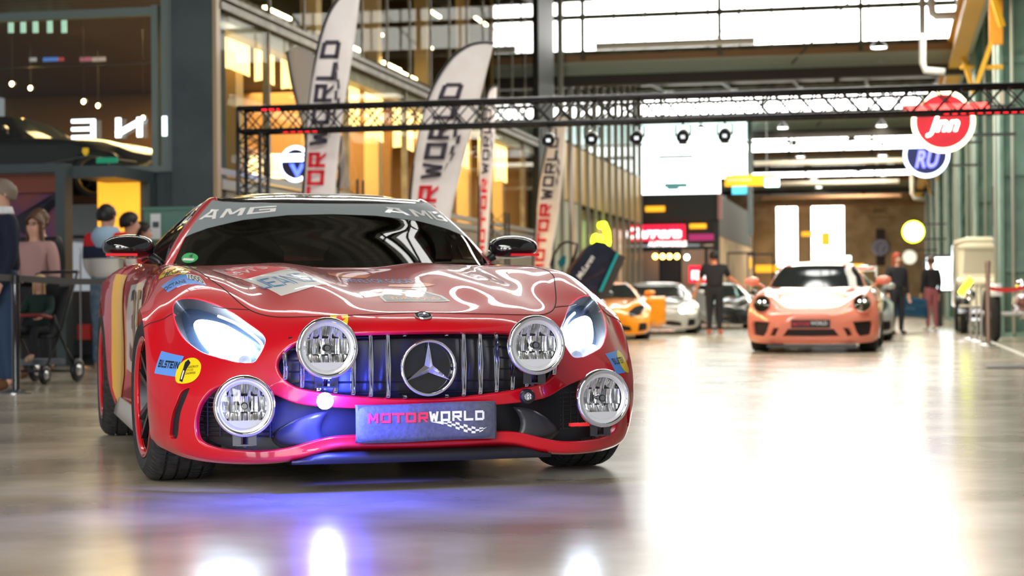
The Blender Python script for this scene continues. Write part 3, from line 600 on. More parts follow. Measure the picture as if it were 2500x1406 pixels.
for s in (1,-1):
    wheel((.845*s,.92,.337),.337,.275,s,.06,parent=car,rimcol=REDR); wheel((.842*s,3.55,.345),.345,.325,s,0,parent=car,rimcol=REDR)
    # wheel well liners
    for (v,R,u0,u1) in ((.92,.372,.62,.955),(3.55,.375,.60,.975)):
        q=MB(); 
        for x in (u0,): q.add([(x*s,v-R,.2)]+[(x*s,v+R*math.cos(a),.325+R*math.sin(a)) for a in np.linspace(PI,0,13)]+[(x*s,v+R,.2)],[tuple(range(15))])
        q.grid(lambda a,b:(s*(u0+(u1-u0)*b),v-R*math.cos(PI*a),.325+R*math.sin(PI*a)),16,1); q.build('wheel_well',LINER,car)

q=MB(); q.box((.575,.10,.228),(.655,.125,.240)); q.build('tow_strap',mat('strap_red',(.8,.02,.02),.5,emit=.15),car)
for s in (1,-1):
    q=MB(); q.tube([(s*.12-.1,1.70,.885),(s*.3+.05*s,1.80,.905),(s*.42+.12*s,1.86,.91)],.008,6); q.build('wiper_arm',BLACK,car,smooth=True)

def gapline(pts,S=SB,r=.0024):
    L=np.array([tuple(p) for p in resample(pts,False,6)]); P,N=sev(S,L[:,0],L[:,1],-.0003); q=MB(); q.tube([Vector(p) for p in P],r,6); q.build('panel_gap',LINER,car,smooth=True)
gapline([(-c,r) for c,r in HOODL[::-1]][:-1]+HOODL)
for s in (1,-1):
    gapline([(s*c,r) for c,r in [(4.35,8.07),(4.95,7.77),(5.3,7.70)]]); gapline([(s*c,r) for c,r in [(6.42,7.36),(7.5,7.40),(9,7.44)]]); gapline([(s*c,r) for c,r in [(4.9,14.62),(6.0,14.78),(7,14.73),(8,14.57),(9,14.47)]]); gapline([(s*c,r) for c,r in [(4.9,17.52),(6,17.58),(7,17.58),(8,17.52),(9,17.32)]])
# ---- stickers on the red car ----
stW=mat('sticker_white',(.72,.71,.68),.35,coat=.6); stY=mat('sticker_yellow',(.85,.62,.01),.3,coat=.6); stB=mat('sticker_blue',(.10,.28,.75),.3,coat=.6); stK=mat('sticker_black',(.015,.015,.02),.35,coat=.5)
stO=mat('sticker_orange',(.85,.22,.02),.3,coat=.6); stC=mat('lettering_blue',(.04,.28,.62),.3,coat=.5); stG=mat('banner_grey',(.17,.20,.21),.45); stGr=mat('sticker_green',(.01,.35,.08),.4); stR=MATS['sticker_red']
def dtag(o,l): o['label']=l; return o
JQ=[(3.95,11.1),(3.36,9.4),(1.74,10.05),(2.3,11.5)]
dtag(decal('hood_sticker',SB,JQ,stW,car,side=-1),'white square sticker with blue lettering')
stext('sticker_lettering',SB,'JEANS',[(3.62,10.4),(2.0,10.25),(2.25,11.0),(3.75,11.0)][0:0]+[(3.70,10.05),(2.02,10.2),(2.28,11.0),(3.82,10.85)],stC,car,side=-1,block=.16)
decal('hood_sticker',SB,[(4.75,11.6),(3.95,11.1),(2.3,11.5),(2.9,12.6),(3.6,12.9)],stR,car,side=-1,off=.0014)
decal('sticker_edge',SB,[(4.75,11.75),(3.97,11.12),(3.90,11.16),(4.62,11.95)],stW,car,side=-1,off=.0018)
decal('sticker_edge',SB,[(4.75,11.75),(4.62,11.95),(3.1,12.75),(3.0,12.6)],stW,car,side=-1,off=.0018)
stext('sticker_lettering',SB,"Levi's",[(4.3,11.45),(2.75,11.8),(2.95,12.3),(4.3,12.1)],stW,car,side=-1,off=.002,bold=.01)
decal('fender_sticker',SB,[(6.7,11.6),(6.0,9.95),(5.72,10.5),(5.75,12.6),(6.1,13.6)],stY,car,side=-1)
decal('fender_sticker',SB,[(6.5,12.0),(6.22,11.3),(5.92,11.9),(6.0,12.9),(6.15,13.1)],stO,car,side=-1,off=.0016)
stext('sticker_lettering',SB,'MICHE',[(6.55,11.1),(5.95,10.2),(5.80,10.8),(6.3,11.9)],stK,car,side=-1,bold=.01)
decal('fender_sticker',SB,[(6.78,10.2),(6.62,9.0),(5.47,8.95),(5.62,9.75),(6.1,10.1)],stB,car,side=-1)
decal('fender_sticker',SB,[(5.95,9.45),(5.47,8.98),(5.60,9.73),(5.95,10.0)],stW,car,side=-1,off=.0016)
stext('sticker_lettering',SB,'1000',[(5.93,9.36),(5.50,9.03),(5.60,9.6),(5.90,9.85)],stK,car,side=-1,off=.0024,bold=.01)
stext('sticker_lettering',SB,'OCTANE',[(6.72,9.3),(6.0,9.1),(6.03,9.4),(6.72,9.75)],stK,car,side=-1,bold=.01)
decal('fender_sticker',SB,[(6.2,14.2),(6.0,13.8),(5.8,14.0),(5.85,14.4)],stW,car,side=-1)
# bumper corner stickers
BQ=[(7.45,4.80),(6.122,4.71),(5.907,5.564),(7.05,5.86)]
dtag(decal('bumper_sticker',SB,BQ,stB,car,side=-1),'light blue square sticker'); stext('sticker_lettering',SB,'BILSTEIN',[(7.15,5.10),(6.05,5.03),(6.0,5.32),(7.05,5.45)],stK,car,side=-1,block=.28,off=.003)
EG=[(5.742,5.472),(5.533,5.446),(5.364,5.184),(5.395,4.815),(5.59,4.537),(5.9,4.439),(6.122,4.541),(6.1,4.964),(5.937,5.307)]; EGs=[tuple(p) for p in resample(EG,True,4)]
dtag(decal('bumper_sticker',SB,EGs,stY,car,side=-1,off=.002,step=.15),'round yellow sticker')
for i,(t,q) in enumerate((('GASDRUCK',[(5.72,5.06),(5.43,5.10),(5.42,5.19),(5.70,5.15)]),('STOSS',[(5.75,4.93),(5.56,4.96),(5.55,5.05),(5.74,5.02)]),('DAMPFER',[(5.78,4.80),(5.49,4.84),(5.48,4.93),(5.77,4.89)]))): stext('sticker_lettering',SB,t,q,stK,car,side=-1,off=.003)
decal('shock_absorber_print',SB,[(5.98,4.55),(5.88,4.5),(5.76,5.0),(5.66,5.28),(5.74,5.42),(5.83,5.30),(5.86,5.05)],stK,car,side=-1,off=.003,step=.15)
decal('shock_absorber_print',SB,[(5.93,4.62),(5.89,4.6),(5.81,4.95),(5.85,4.98)],stW,car,side=-1,off=.0035,step=.15)
BR=[(5.644,4.527),(6.25,4.53),(6.45,5.602),(5.407,5.389)]
dtag(decal('bumper_sticker',SB,BR,stB,car,side=1),'blue sticker seen edge on'); stext('sticker_lettering',SB,'BILSTEIN',[(5.66,4.92),(6.33,4.95),(6.40,5.25),(5.58,5.17)],stK,car,side=1,block=.28,off=.003)
dtag(decal('bumper_sticker',SB,[(c+.62,r+.05) for c,r in EGs],stY,car,side=1,off=.002,step=.15),'yellow oval sticker')
dtag(decal('nose_sticker',SB,[(2.23,8.02),(1.79,8.09),(1.79,7.3),(2.18,7.2)],stY,car,side=-1,step=.1),'yellow square sticker'); decal('sticker_print',SB,[(2.05,7.95),(1.95,7.97),(1.92,7.75),(1.84,7.77),(1.95,7.45),(1.98,7.65),(2.08,7.63)],stR,car,side=-1,off=.002,step=.1)
# plaque on bonnet
pq=[(.05,9.35),(1.05,9.3),(1.02,9.6),(.78,9.95),(.55,10.05),(.15,10.0),(-.35,9.9),(-.55,9.5)]
decal('hood_plaque',SB,[(-.62,9.25),(1.12,9.22),(1.08,9.62),(.82,10.02),(.5,10.15),(0,10.12),(-.35,9.98),(-.62,9.62)],stW,car,step=.2); dtag(decal('hood_plaque',SB,[(-.55,9.3),(1.05,9.28),(1.0,9.6),(.78,9.95),(.5,10.08),(0,10.05),(-.32,9.92),(-.55,9.6)],mat('plaque_grey',(.06,.07,.07),.35,coat=.5),car,off=.0017,step=.2),'dark rally plaque')
stext('sticker_lettering',SB,'FOR GOOD',[(-.35,9.40),(.95,9.37),(.93,9.58),(-.33,9.6)],stO,car,bold=.01); stext('sticker_lettering',SB,'2018',[(.0,9.72),(.5,9.72),(.48,9.86),(.02,9.86)],stO,car,bold=.01)
decal('bonnet_stripe',SB,[(.0,10.45),(1.3,10.35),(1.1,10.7),(.15,10.65)],stO,car,step=.2); decal('bonnet_stripe',SB,[(-1.2,11.4),(-.2,11.3),(.1,11.6),(-1.1,11.75)],stO,car,step=.2)
stext('bonnet_lettering',SB,'DRIVE FOR GOOD',[(-1.0,10.82),(.95,10.75),(.95,11.15),(-1.0,11.2)],stC,car,bold=.01)
# windscreen banner
BN=[(0,1.60),(1.0,1.56),(2.0,1.40),(3.0,1.12),(3.70,.78),(3.66,1.5),(3.6,1.90),(3.25,1.965),(2,1.985),(0,1.985)]
dtag(panel('windscreen_banner',SC,sym(BN),stG,car,off=.0015,step=.12,flange=False),'grey sun strip with white lettering')
stext('banner_lettering',SC,'AMG',[(3.55,1.28),(1.28,1.66),(1.25,1.86),(3.45,1.60)],stW,car,side=-1,off=.003,block=.24); stext('banner_lettering',SC,'AMG',[(1.28,1.66),(3.45,1.28),(3.4,1.58),(1.25,1.86)],stW,car,side=1,off=.003,block=.24)
dtag(decal('emission_badge',SC,[tuple((3.2+.27*math.cos(a),.25+.14*math.sin(a))) for a in np.linspace(0,2*PI,20)[:-1]],stGr,car,side=-1,off=.0015,step=.1),'round green sticker')
decal('badge_strip',SC,[(3.4,.17),(3.05,.17),(3.02,.23),(3.38,.23)],stW,car,side=-1,off=.0025,step=.1); stext('badge_digit',SC,'4',[(3.25,.25),(3.12,.25),(3.1,.36),(3.22,.36)],stK,car,side=-1,off=.0025,bold=.012)
stext('roof_lettering',SC,'By Privat Car',[(-.9,2.45),(.9,2.45),(.9,2.75),(-.9,2.75)],stW,car,off=.002,bold=.01)
decal('roof_panel_print',SC,[(-1.9,2.9),(1.9,2.9),(1.9,4),(-1.9,4)],stW,car,off=.0015,step=.2)
# side livery on the door and fender of the near side
YEL=[(7.1,15.3),(7.3,16.6),(8.2,16.7),(8.9,16.5),(9,16.0),(8.2,15.7)]
dtag(decal('door_livery',SB,[(6.6,17.0),(6.7,18.0),(7.5,17.9),(8.3,17.8),(8.8,17.6),(8.95,17.0),(8.4,16.7),(7.5,16.9)],mat('livery_yellow',(.80,.42,.01),.3,coat=.6),car,side=-1,off=.004),'yellow painted figure on the door')
decal('door_livery',SB,[(6.7,15.0),(6.9,16.4),(7.6,16.6),(8.3,16.5),(8.35,15.0),(7.6,14.85)],stW,car,side=-1,off=.002)
stext('door_number',SB,'35',[(8.15,16.2),(8.15,15.05),(7.0,15.05),(7.0,16.2)],stK,car,side=-1,off=.006,bold=.015)
q=MB(); q.grid(lambda a,b:(-.945+.02*b,1.42+a*1.7,.14+b*.09),6,2); o=q.build('side_skirt',mat('skirt_grey',(.45,.43,.40),.5),car,smooth=True); o.modifiers.new('s','SOLIDIFY').thickness=.02
q=MB(); q.grid(lambda a,b:(.945-.02*b,1.42+a*1.7,.14+b*.09),6,2); o=q.build('side_skirt',MATS['skirt_grey'],car,smooth=True); o.modifiers.new('s','SOLIDIFY').thickness=.02
# ================= the hall =================
def hb(name,boxes,m,label=None,cat=None,kind=None,group=None,parent=None,bars=(),tubes=()):
    "boxes ((s0,t0,z0),(s1,t1,z1)) in hall axes"
    q=MB()
    for a,b in boxes: q.box(a,b)
    for a in bars: q.bar(*a)
    for a in tubes: q.tube(*a)
    o=q.build(name,m,parent,M=HM); return tag(o,label,cat,group,kind)
def hgroup(name,s,t,z,label,cat,group=None):
    return empty(name,tuple(Hh(s,t,z)),-PHI,label,cat,group)
class hp:
    "part builder in hall axes relative to a hall-aligned empty"
    def __init__(s,root,s0,t0,z0=0): s.r=root; s.o=(s0,t0,z0)
    def box(s,name,boxes,m,bars=(),tubes=(),parent=None,smooth=False,label=None):
        q=MB(); o=s.o; sh=lambda p:tuple(p[i]-o[i] for i in range(3))
        for a,b in boxes: q.box(sh(a),sh(b))
        for a in bars: q.bar(sh(a[0]),sh(a[1]),*a[2:])
        for a in tubes: q.tube([sh(p) for p in a[0]],*a[1:])
        ob=q.build(name,m,parent or s.r,smooth)
        if label: ob['label']=label
        return ob
SKY=mat('roof_glazing',(1,1,1),.5,emit=6,ecol=(1,.99,.96)); GREEN=noisy(mat('green_steel',(.2,.33,.27),.55),(.18,.30,.25),(.28,.43,.35),2.5,5,0,.4,.6)
OLIVE=noisy(mat('olive_steel',(.08,.08,.055),.6),(.05,.048,.03),(.13,.125,.09),3,4); ROOFM=stripes(mat('roof_deck',(.1,.09,.05),.7),(.075,.065,.035),(.14,.125,.08),3.0,'Y',.5)
CREAM=mat('cream_paint',(.55,.48,.38),.6); RUST=mat('rust_beam',(.38,.20,.10),.6); DARKB=mat('dark_beam',(.035,.028,.022),.6); GLZ=glassm('hall_glass',(.80,.86,.80),.06,0,1.5)
S0,S1=-8.0,3.4
TK=[-3.5,13,29.5,46,62.5,79,95.5]
for i,t in enumerate(TK):
    hb('window_%d'%(i+1),[((S0-6,t-.02,7.13),(S1,t+.02,7.95)),((S0-6,t-.02,8.05),(S1,t+.02,8.42))] if i<4 else [((S0-6,t-.02,7.13),(S1,t+.02,7.50)),((S0-6,t-.02,7.62),(S1,t+.02,7.84))],SKY,'sawtooth roof glazing band, number %d from the camera side'%(i+1),'window',kind='structure')
    zm=7.94 if i<4 else 7.49; zt_=8.40 if i<4 else 7.84
    q=[((S0-6,t-.12,zm),(S1,t-.04,zm+.13)),((S0-6,t-.14,7.03),(S1,t-.02,7.14)),((S0-6,t-.14,zt_),(S1,t+.1,zt_+.2))]
    s=S0-6
    while s<S1:
        q.append(((s-.02,t-.10,7.1),(s+.02,t-.05,zt_))); s+=.8
    for s in (-7.6,-4.1,-.6,2.6): q.append(((s-.05,t-.2,6.9),(s+.05,t-.06,zt_)))
    hb('trim_%d'%(i+1),q,OLIVE,'dark steel glazing bars of roof band %d'%(i+1),'beam',kind='structure')
    hb('trim_%d'%(i+21),[((S0-6,t-.10,6.86),(S1,t+.05,7.04))],RUST,'rusty orange gutter under roof band %d'%(i+1),'beam',kind='structure')
    bars=[]
    s=S0-6
    while s<S1: bars+=[((s,t-.3,6.78),(s+.35,t-.3,6.52),.03),((s+.35,t-.3,6.52),(s+.7,t-.3,6.78),.03)]; s+=.7
    hb('trim_%d'%(i+41),[((S0-6,t-.33,6.76),(S1,t-.27,6.82)),((S0-6,t-.33,6.48),(S1,t-.27,6.54)),((S0-6,t-.16,6.5),(S1,t-.12,6.82))],mat('pale_girder',(.42,.46,.38),.6),'pale green lattice girder under roof band %d'%(i+1),'beam',kind='structure',bars=bars)
    hb('trim_%d'%(i+61),[((S0-6,t-.5,6.20),(S1,t-.2,6.46))],DARKB,'dark brown crane girder under roof band %d'%(i+1),'beam',kind='structure',bars=[((-1.2,t-.4,6.2),(.8,t+5,7.6),.14),((-6.0,t-.4,6.25),(-4.6,t+4,7.4),.14),((-4.6,t-.4,6.3),(-6.8,t+5,7.3),.14),((.9,t-.4,6.3),(-.8,t+5,7.5),.12)])
    # braces crossing the glazing
    hb('trim_%d'%(i+81),[],OLIVE,'thin wind braces in front of roof band %d'%(i+1),'beam',kind='structure',bars=[((-2.3,t-.3,6.6),(-.4,t-.3,8.6),.05),((1.2,t-.3,8.6),(2.6,t-.3,7.0),.05),((-4.2,t-.3,7.3),(-2.9,t-.3,8.6),.03),((-6.5,t-.3,7.2),(-5.6,t-.3,8.6),.03)])
    # roof deck of the bay behind this band, falling to the next band
    tn=t+16.5; ze=8.62 if i<3 else 8.02; V=[(S0-6,t+.05,7.08),(S1,t+.05,7.08),(S1,tn-.05,ze),(S0-6,tn-.05,ze)]
    o=mk('ceiling' if i==0 else 'ceiling.%03d'%i,V,[(0,1,2,3)],ROOFM,M=HM); tag(o,'corrugated roof deck rising behind roof band %d'%(i+1),'ceiling',kind='structure')
    bars=[((s,t+.1,6.95),(s,tn-.2,ze-.14),.10,.16) for s in (-7.2,-5,-2.8,-.6,1.6)]+[((S0-6,t+16.5*f,6.94+(ze-7.1)*f),(S1,t+16.5*f,6.94+(ze-7.1)*f),.12,.14) for f in (.2,.4,.6,.8)]
    if i in (1,2,3,4,5): hb('trim_%d'%(i+101),[],OLIVE,'olive purlins under the roof deck behind band %d'%(i+1),'beam',kind='structure',bars=bars)
# pipes under the roof
for k,(t,z,s0,s1,m) in enumerate(((44.2,7.0,-7.0,-3.1,WHITE),(62,5.35,-4.4,.9,CREAM),(76,5.55,-5,.5,CREAM),(90,5.75,-6,.7,RUST))):
    tag(MB().tube([(s0,t,z),(s1,t,z)],.09,8).build('ceiling_pipe',m,M=HM),['white','cream','pale','rust red'][k]+' pipe running across under the roof, %s'%['in front of the first far glazing','behind the lattice arch','above the far lamps','nearest the end wall'][k],'pipe')
# end wall with two tall bright windows
CONC=noisy(mat('warm_concrete',(.5,.33,.18),.8),(.40,.27,.15),(.62,.44,.27),1.2,5,0)
tE=104
q=[((-9,tE,0),(-6.16,tE+.3,9)),((-4.95,tE,0),(-4.2,tE+.3,9)),((-2.35,tE,0),(3.4,tE+.3,9)),((-6.16,tE,6.05),(-4.95,tE+.3,9)),((-4.2,tE,6.05),(-2.35,tE+.3,9))]
hb('wall_end',q,CONC,'warm lit concrete end wall of the hall','wall',kind='structure')
for i,(a,b) in enumerate(((-6.16,-4.95),(-4.2,-2.35))):
    hb('window_%d'%(i+11),[((a,tE+.1,0),(b,tE+.14,6.05))],mat('end_window',(1,1,1),.5,emit=7,ecol=(1,.99,.97)),['narrow','wide'][i]+' tall bright window in the end wall, %s'%['left one','right one'][i],'window',kind='structure')
    hb('trim_%d'%(i+121),[((a+(b-a)*f-.03,tE+.02,0),(a+(b-a)*f+.03,tE+.1,6.05)) for f in (0,.5,1)]+[((a,tE+.02,z),(b,tE+.1,z+.05)) for z in (1.5,3,4.5,6.0)],mat('frame_pale',(.6,.55,.5),.6),'pale bars of the %s end window'%['narrow left','wide right'][i],'frame',kind='structure')
hb('trim_131',[((-8,tE-.3,6.0),(3,tE-.05,6.2))],RUST,'orange beam across the top of the end wall','beam',kind='structure')
# left inner wall (warm corridor wall beyond the dark shop)
hb('wall_left',[((-7.7,76,0),(-7.5,104,5.2))],mat('tan_wall',(.52,.38,.20),.7),'tan wall beyond the dark two storey shop','wall',kind='structure')
# right wall: recessed back wall and green steel columns
hb('wall_right',[((3.3,12,3.2),(3.4,104,9))],GREEN,'green painted steel wall panels above the shops on the right','wall',kind='structure')
hb('wall_shops',[((3.9,12,0),(4.0,104,3.2)),((3.3,12,3.1),(4.0,104,3.25))],mat('shop_dark',(.05,.045,.04),.6),'dark shop back wall behind the columns on the right','wall',kind='structure')
for i,t in enumerate((35.0,44.5,54.5,65,75.5,86,96.5)):
    r=hgroup('steel_column',2.2,t,0,'green riveted steel hall column, %s'%['nearest, behind the truss leg','second from the front','third from the front','fourth from the front','fifth from the front','sixth, far down the hall','farthest, by the end wall'][i],'column','green steel columns along the right side')
    p=hp(r,2.2,t)
    p.box('column_shaft',[((2.05,t-.35,0),(2.12,t+.5,9)),((2.05,t+.1,0),(3.3,t+.16,9)),((2.9,t-.35,0),(3.0,t+.5,9)),((2.05,t-.02,3.0),(3.3,t+.1,3.4)),((2.05,t-.02,5.1),(3.3,t+.1,5.25)),((2.05,t-.02,1.2),(3.3,t+.1,1.3))],GREEN)
    p.box('base_plate',[((1.98,t-.4,0),(3.3,t+.55,.08))],GREEN)
    p.box('cable_pipe',[],mat('pipe_pale',(.55,.58,.50),.5),tubes=[([(1.97,t-.42,.05),(1.97,t-.42,8.8)],.035,8),([(2.28,t-.42,.05),(2.28,t-.42,5.5),(2.28,t-.3,8.5)],.03,8)],smooth=True)
# yellow crane runway
YEL_=mat('crane_yellow',(.75,.38,.01),.5)
r=hgroup('crane_runway',1.7,30,6.6,'yellow crane runway beam along the right side under the roof','beam'); p=hp(r,1.7,30,6.6)
p.box('girder',[((1.62,26,6.35),(1.70,104,7.05)),((1.5,26,6.33),(1.85,104,6.40)),((1.5,26,7.02),(1.85,104,7.08))],YEL_)
p.box('rail_track',[((1.9,26,6.5),(2.0,104,6.6))],mat('rail_grey',(.45,.42,.32),.5))
for t in (33.5,44,54.5,65,75.5,86): p.box('bracket',[],YEL_,bars=[((1.75,t-.5,6.4),(2.02,t-.45,5.5),.1),((1.7,t-.5,6.1),(2.02,t-.5,6.1),.07)])
r=hgroup('crane_gusset',2.0,34.5,6.6,'orange crane end plate near the top right','crane'); p=hp(r,2.0,34.5,6.6); p.box('end_plate',[((1.86,34.2,5.35),(2.10,34.3,6.28))],mat('crane_orange',(.8,.30,.01),.5)); p.box('end_step',[((1.75,34.2,4.9),(2.1,34.26,4.98))],YEL_,bars=[((1.9,34.2,5.4),(1.62,34.2,4.6),.08)])
# side pipes with bend near the top right
tag(MB().tube([(.95,39,7.6),(.95,39,6.85),(.97,39,6.7),(1.05,39,6.64),(1.45,39,6.64)],.09,10).build('drain_pipe',WHITE,smooth=True,M=HM),'white bent drain pipe left of the yellow crane beam','pipe')
tag(MB().tube([(.75,38.5,7.5),(.75,38.5,5.6),(.80,38.5,5.45),(1.2,38.5,5.4)],.07,10).build('drain_pipe',WHITE,smooth=True,M=HM),'white pipe in front of the glazing, ending above the truss','pipe')
tag(MB().tube([(1.02,75,5.9),(1.02,75,5.0),(1.1,75,4.8),(1.5,75,4.75)],.09,10).build('drain_pipe',CREAM,smooth=True,M=HM),'cream bent pipe far away under the blue round sign','pipe')
# high bay lamps
LAMP=mat('lamp_glow',(1,1,.95),.5,emit=14,ecol=(1,.98,.82))
def bay(s,t,z,lab,g='round high bay lamps under the roof'):
    r=hgroup('high_bay_lamp',s,t,z,lab,'lamp',g)
    MB().lathe([(0,0),(.17,0)],20).build('lamp_disc',LAMP,r)
    q=MB(); q.lathe([(.18,-.01),(.18,.03),(.10,.12),(.03,.16),(.03,.3)],20); q.tube([(0,0,.3),(0,0,.48)],.01,6); q.build('lamp_housing',STEEL,r,smooth=True)
rows=[(-.15,[42.5,45.9,57.5,61.7,70,74.5,79.5,86,92,99],'right'),(-3.4,[46.5,61.5,69,74.2,80,88,94.4,100],'middle'),(-6.1,[47.8,61,69,79,88,96],'left')]
for s,ts,nm in rows:
    for i,t in enumerate(ts): bay(s,t,6.5,'round white ceiling lamp, number %d from the front in the %s row'%(i+1,nm))
# ---------- truss gate ----------
TR=mat('truss_black',(.012,.012,.014),.35)
tt=19.45; sL,sR,zt=-7.13,1.44,2.93; wd=.29
r=hgroup('truss_gate',(sL+sR)/2,tt,0,'black box truss gate spanning the aisle behind the red car','truss'); p=hp(r,(sL+sR)/2,tt)
def truss(name,a,b,dirw,diru,bays):
    a,b,dw,du=[Vector(v) for v in (a,b,dirw,diru)]; c=[a,a+dw,a+dw+du,a+du]; d=[b,b+dw,b+dw+du,b+du]
    tubes=[([tuple(x),tuple(y)],.024,8) for x,y in zip(c,d)]
    for i in range(bays):
        for j in range(4):
            k=(j+1)%4; x0=c[j].lerp(d[j],i/bays); x1=c[k].lerp(d[k],(i+.5)/bays); x2=c[j].lerp(d[j],(i+1)/bays); tubes+=[([tuple(x0),tuple(x1)],.009,5),([tuple(x1),tuple(x2)],.009,5)]
            y0=c[k].lerp(d[k],i/bays); y1=c[j].lerp(d[j],(i+.5)/bays); y2=c[k].lerp(d[k],(i+1)/bays)
            if j in (0,2): tubes+=[([tuple(y0),tuple(y1)],.009,5),([tuple(y1),tuple(y2)],.009,5)]
    for f in (0,1):
        for j in range(4): tubes.append(([tuple(c[j].lerp(d[j],f)),tuple(c[(j+1)%4].lerp(d[(j+1)%4],f))],.02,6))
    p.box(name,[],TR,tubes=tubes,smooth=True)
truss('top_beam',(sL,tt-.14,zt-.28),(sR,tt-.14,zt-.28),(0,0,.26),(0,.26,0),18)
for nm,s in (('truss_leg',sL),('truss_leg',sR-.26+.26)): truss(nm,(s,tt-.14,.02),(s,tt-.14,zt-.28),(.26,0,0),(0,.26,0),8)
for s in (sL-.5,sR-.45): p.box('foot_plate',[((s,tt-.4,0),(s+1.2,tt+.4,.012))],TR)
RL=mat('red_led',(1,.02,.02),.4,emit=4,ecol=(1,.01,.02))
for a,b,z in ((-6.6,-6.2,zt-.305),(sR-.85,sR-.05,zt-.305),(-6.85,-6.6,zt-.05),(sR-.5,sR+.2,zt-.04)):
    q=[]; x=a
    while x<b: q.append(((x,tt-.13,z),(x+.05,tt-.11,z+.014))); x+=.085
    p.box('red_light_strip',q,RL)
# leds inside the right leg
for k in range(5): p.box('led_tube',[],mat('led_pink',(1,.05,.1),.4,emit=4,ecol=(1,.04,.10)),tubes=[([(sR+.13,tt,.25+k*.38),(sR+.13,tt,.25+k*.38+.31)],.03,8)])
for k,z in enumerate((2.55,2.34)): p.box('led_bar',[((sR+.02,tt-.02,z),(sR+.3,tt+.02,z+.03))],RL)
p.box('leg_base_box',[((sR+.02,tt-.12,.02),(sR+.42,tt+.2,.22))],BLACK)
# stage lights hanging from the truss
for i,x in enumerate((1340,1445,1555,1668,1770)):
    X=at_t(x,330,tt)[0]
    r2=hgroup('stage_light',X,tt,zt-.28,'black stage light hanging under the truss, %s'%['leftmost, in front of a flag','second from the left','third, middle one','fourth from the left','rightmost of the five'][i],'stage light','stage lights under the truss')
    q=MB(); q.tube([(0,0,.0),(0,0,-.05)],.012,6); q.bar((-.08,0,-.05),(.08,0,-.05),.02,.008); q.bar((-.08,0,-.05),(-.08,0,-.17),.008,.02); q.bar((.08,0,-.05),(.08,0,-.17),.008,.02); q.build('yoke',TR,r2)
    M=Matrix.Translation((0,.0,-.17))@Matrix.Rotation(PI/2+.35,4,'X'); MB().lathe([(0,-.12),(.05,-.115),(.066,-.05),(.07,.05),(.066,.06),(.055,.055),(.05,.03),(0,.028)],24,M).build('lamp_can',BLACK,r2,smooth='auto')
    q=MB(); q.box((-.022,-.018,.032),(.022,.018,.036),M); q.build('lamp_lens',mat('stage_lens',(.7,.75,.8),.2,emit=.8),r2)

# wall behind the camera with tall windows, like the far end
hb('wall_rear',[((-14,-15,0),(-9,-14.8,9)),((-6,-15,0),(-4,-14.8,9)),((-1,-15,0),(1,-14.8,9)),((4,-15,0),(6,-14.8,9)),((-9,-15,0),(4,-14.8,1)),((-9,-15,6),(4,-14.8,9))],mat('rear_wall',(.2,.17,.13),.8),'hall wall behind the camera','wall',kind='structure')
for i,(a,b) in enumerate(((-9,-6),(-4,-1),(1,4))): hb('window_%d'%(i+51),[((a,-15,1),(b,-14.95,6))],mat('rear_window',(1,1,1),.5,emit=9,ecol=(.95,.98,1)),'tall daylight window behind the camera, number %d'%(i+1),'window',kind='structure')
# ================= left side: corner shop front (t=21) and the long glass front (s=-8) =================
SLATE=noisy(mat('slate_cladding',(.06,.085,.09),.5),(.035,.05,.055),(.055,.075,.08),1.5,3); SAGE=mat('sage_frame',(.13,.17,.16),.5)
SGLASS=glassm('shop_glass',(.82,.84,.80),.0,0,1.5,.4); GLC=glassm('clear_front_glass',(.93,.93,.88),0,0,1.4,.03); T1=21.0
hb('wall_front',[((-9.42,T1,0),(-8.0,T1+.25,2.36)),((-15,T1+.02,0),(-11.0,T1+.25,2.36))],SLATE,'dark slate wall of the corner shop under its upper window','wall',kind='structure')
hb('trim_141',[((-8.72,T1-.06,2.36),(-8.58,T1+.2,9)),((-15,T1-.05,2.34),(-8.58,T1+.2,2.42)),((-15,T1-.03,4.28),(-8.85,T1+.1,4.38))],SAGE,'grey green frame of the upper corner window','frame',kind='structure')
hb('trim_142',[((-8.86,T1-.03,2.42),(-8.78,T1+.1,4.4))],SAGE,'inner grey green post of the upper corner window','frame',kind='structure')
hb('trim_143',[((-8.56,T1-.12,0),(-8.02,T1+.3,9))],SLATE,'dark slate corner post between shop front and long glass front','post',kind='structure')
hb('trim_144',[((-8.02,T1-.14,0),(-7.97,T1+.0,9))],mat('brass_edge',(.35,.25,.15),.4),'thin tan edge strip of the corner post','post',kind='structure')
hb('window_21',[((-15,T1+.03,2.42),(-8.72,T1+.04,9))],SGLASS,'large upper corner window in front of the black coupe','window',kind='structure')
# room behind: floor, ceiling, back wall
WARMW=mat('warm_brown_wall',(.16,.085,.03),.8); BR=stripes(mat('ceiling_boards',(.1,.06,.03),.7),(.11,.06,.025),(.05,.028,.012),4,'Y',.45)
hb('floor_upper',[((-16,T1+.3,1.98),(-8.1,41,2.08))],mat('upper_floor',(.03,.025,.02),.3),'dark upper floor carrying the parked cars','floor',kind='structure')
hb('ceiling_shop',[((-16,T1+.1,4.55),(-8.06,41.5,4.62))],BR,'brown boarded ceiling of the lower show storey','ceiling',kind='structure')
hb('wall_back_shop',[((-16,31,1.94),(-8.6,31.1,4.55)),((-12.6,31.1,1.94),(-12.5,42,9)),((-16,41.4,0),(-8.2,41.5,9))],WARMW,'warm brown back walls of the show storeys','wall',kind='structure')
hb('ceiling_top',[((-16,T1+.1,8.9),(-8.06,60,9.0))],mat('dark_top',(.06,.055,.04),.8),'dark ceiling of the upper show storey','ceiling',kind='structure')
hb('wall_upper_back',[((-16,31,4.6),(-12.4,31.1,9)),((-12.5,31,4.6),(-12.4,60,9))],mat('upper_back',(.13,.10,.05),.8),'dim back wall of the upper show storey','wall',kind='structure')
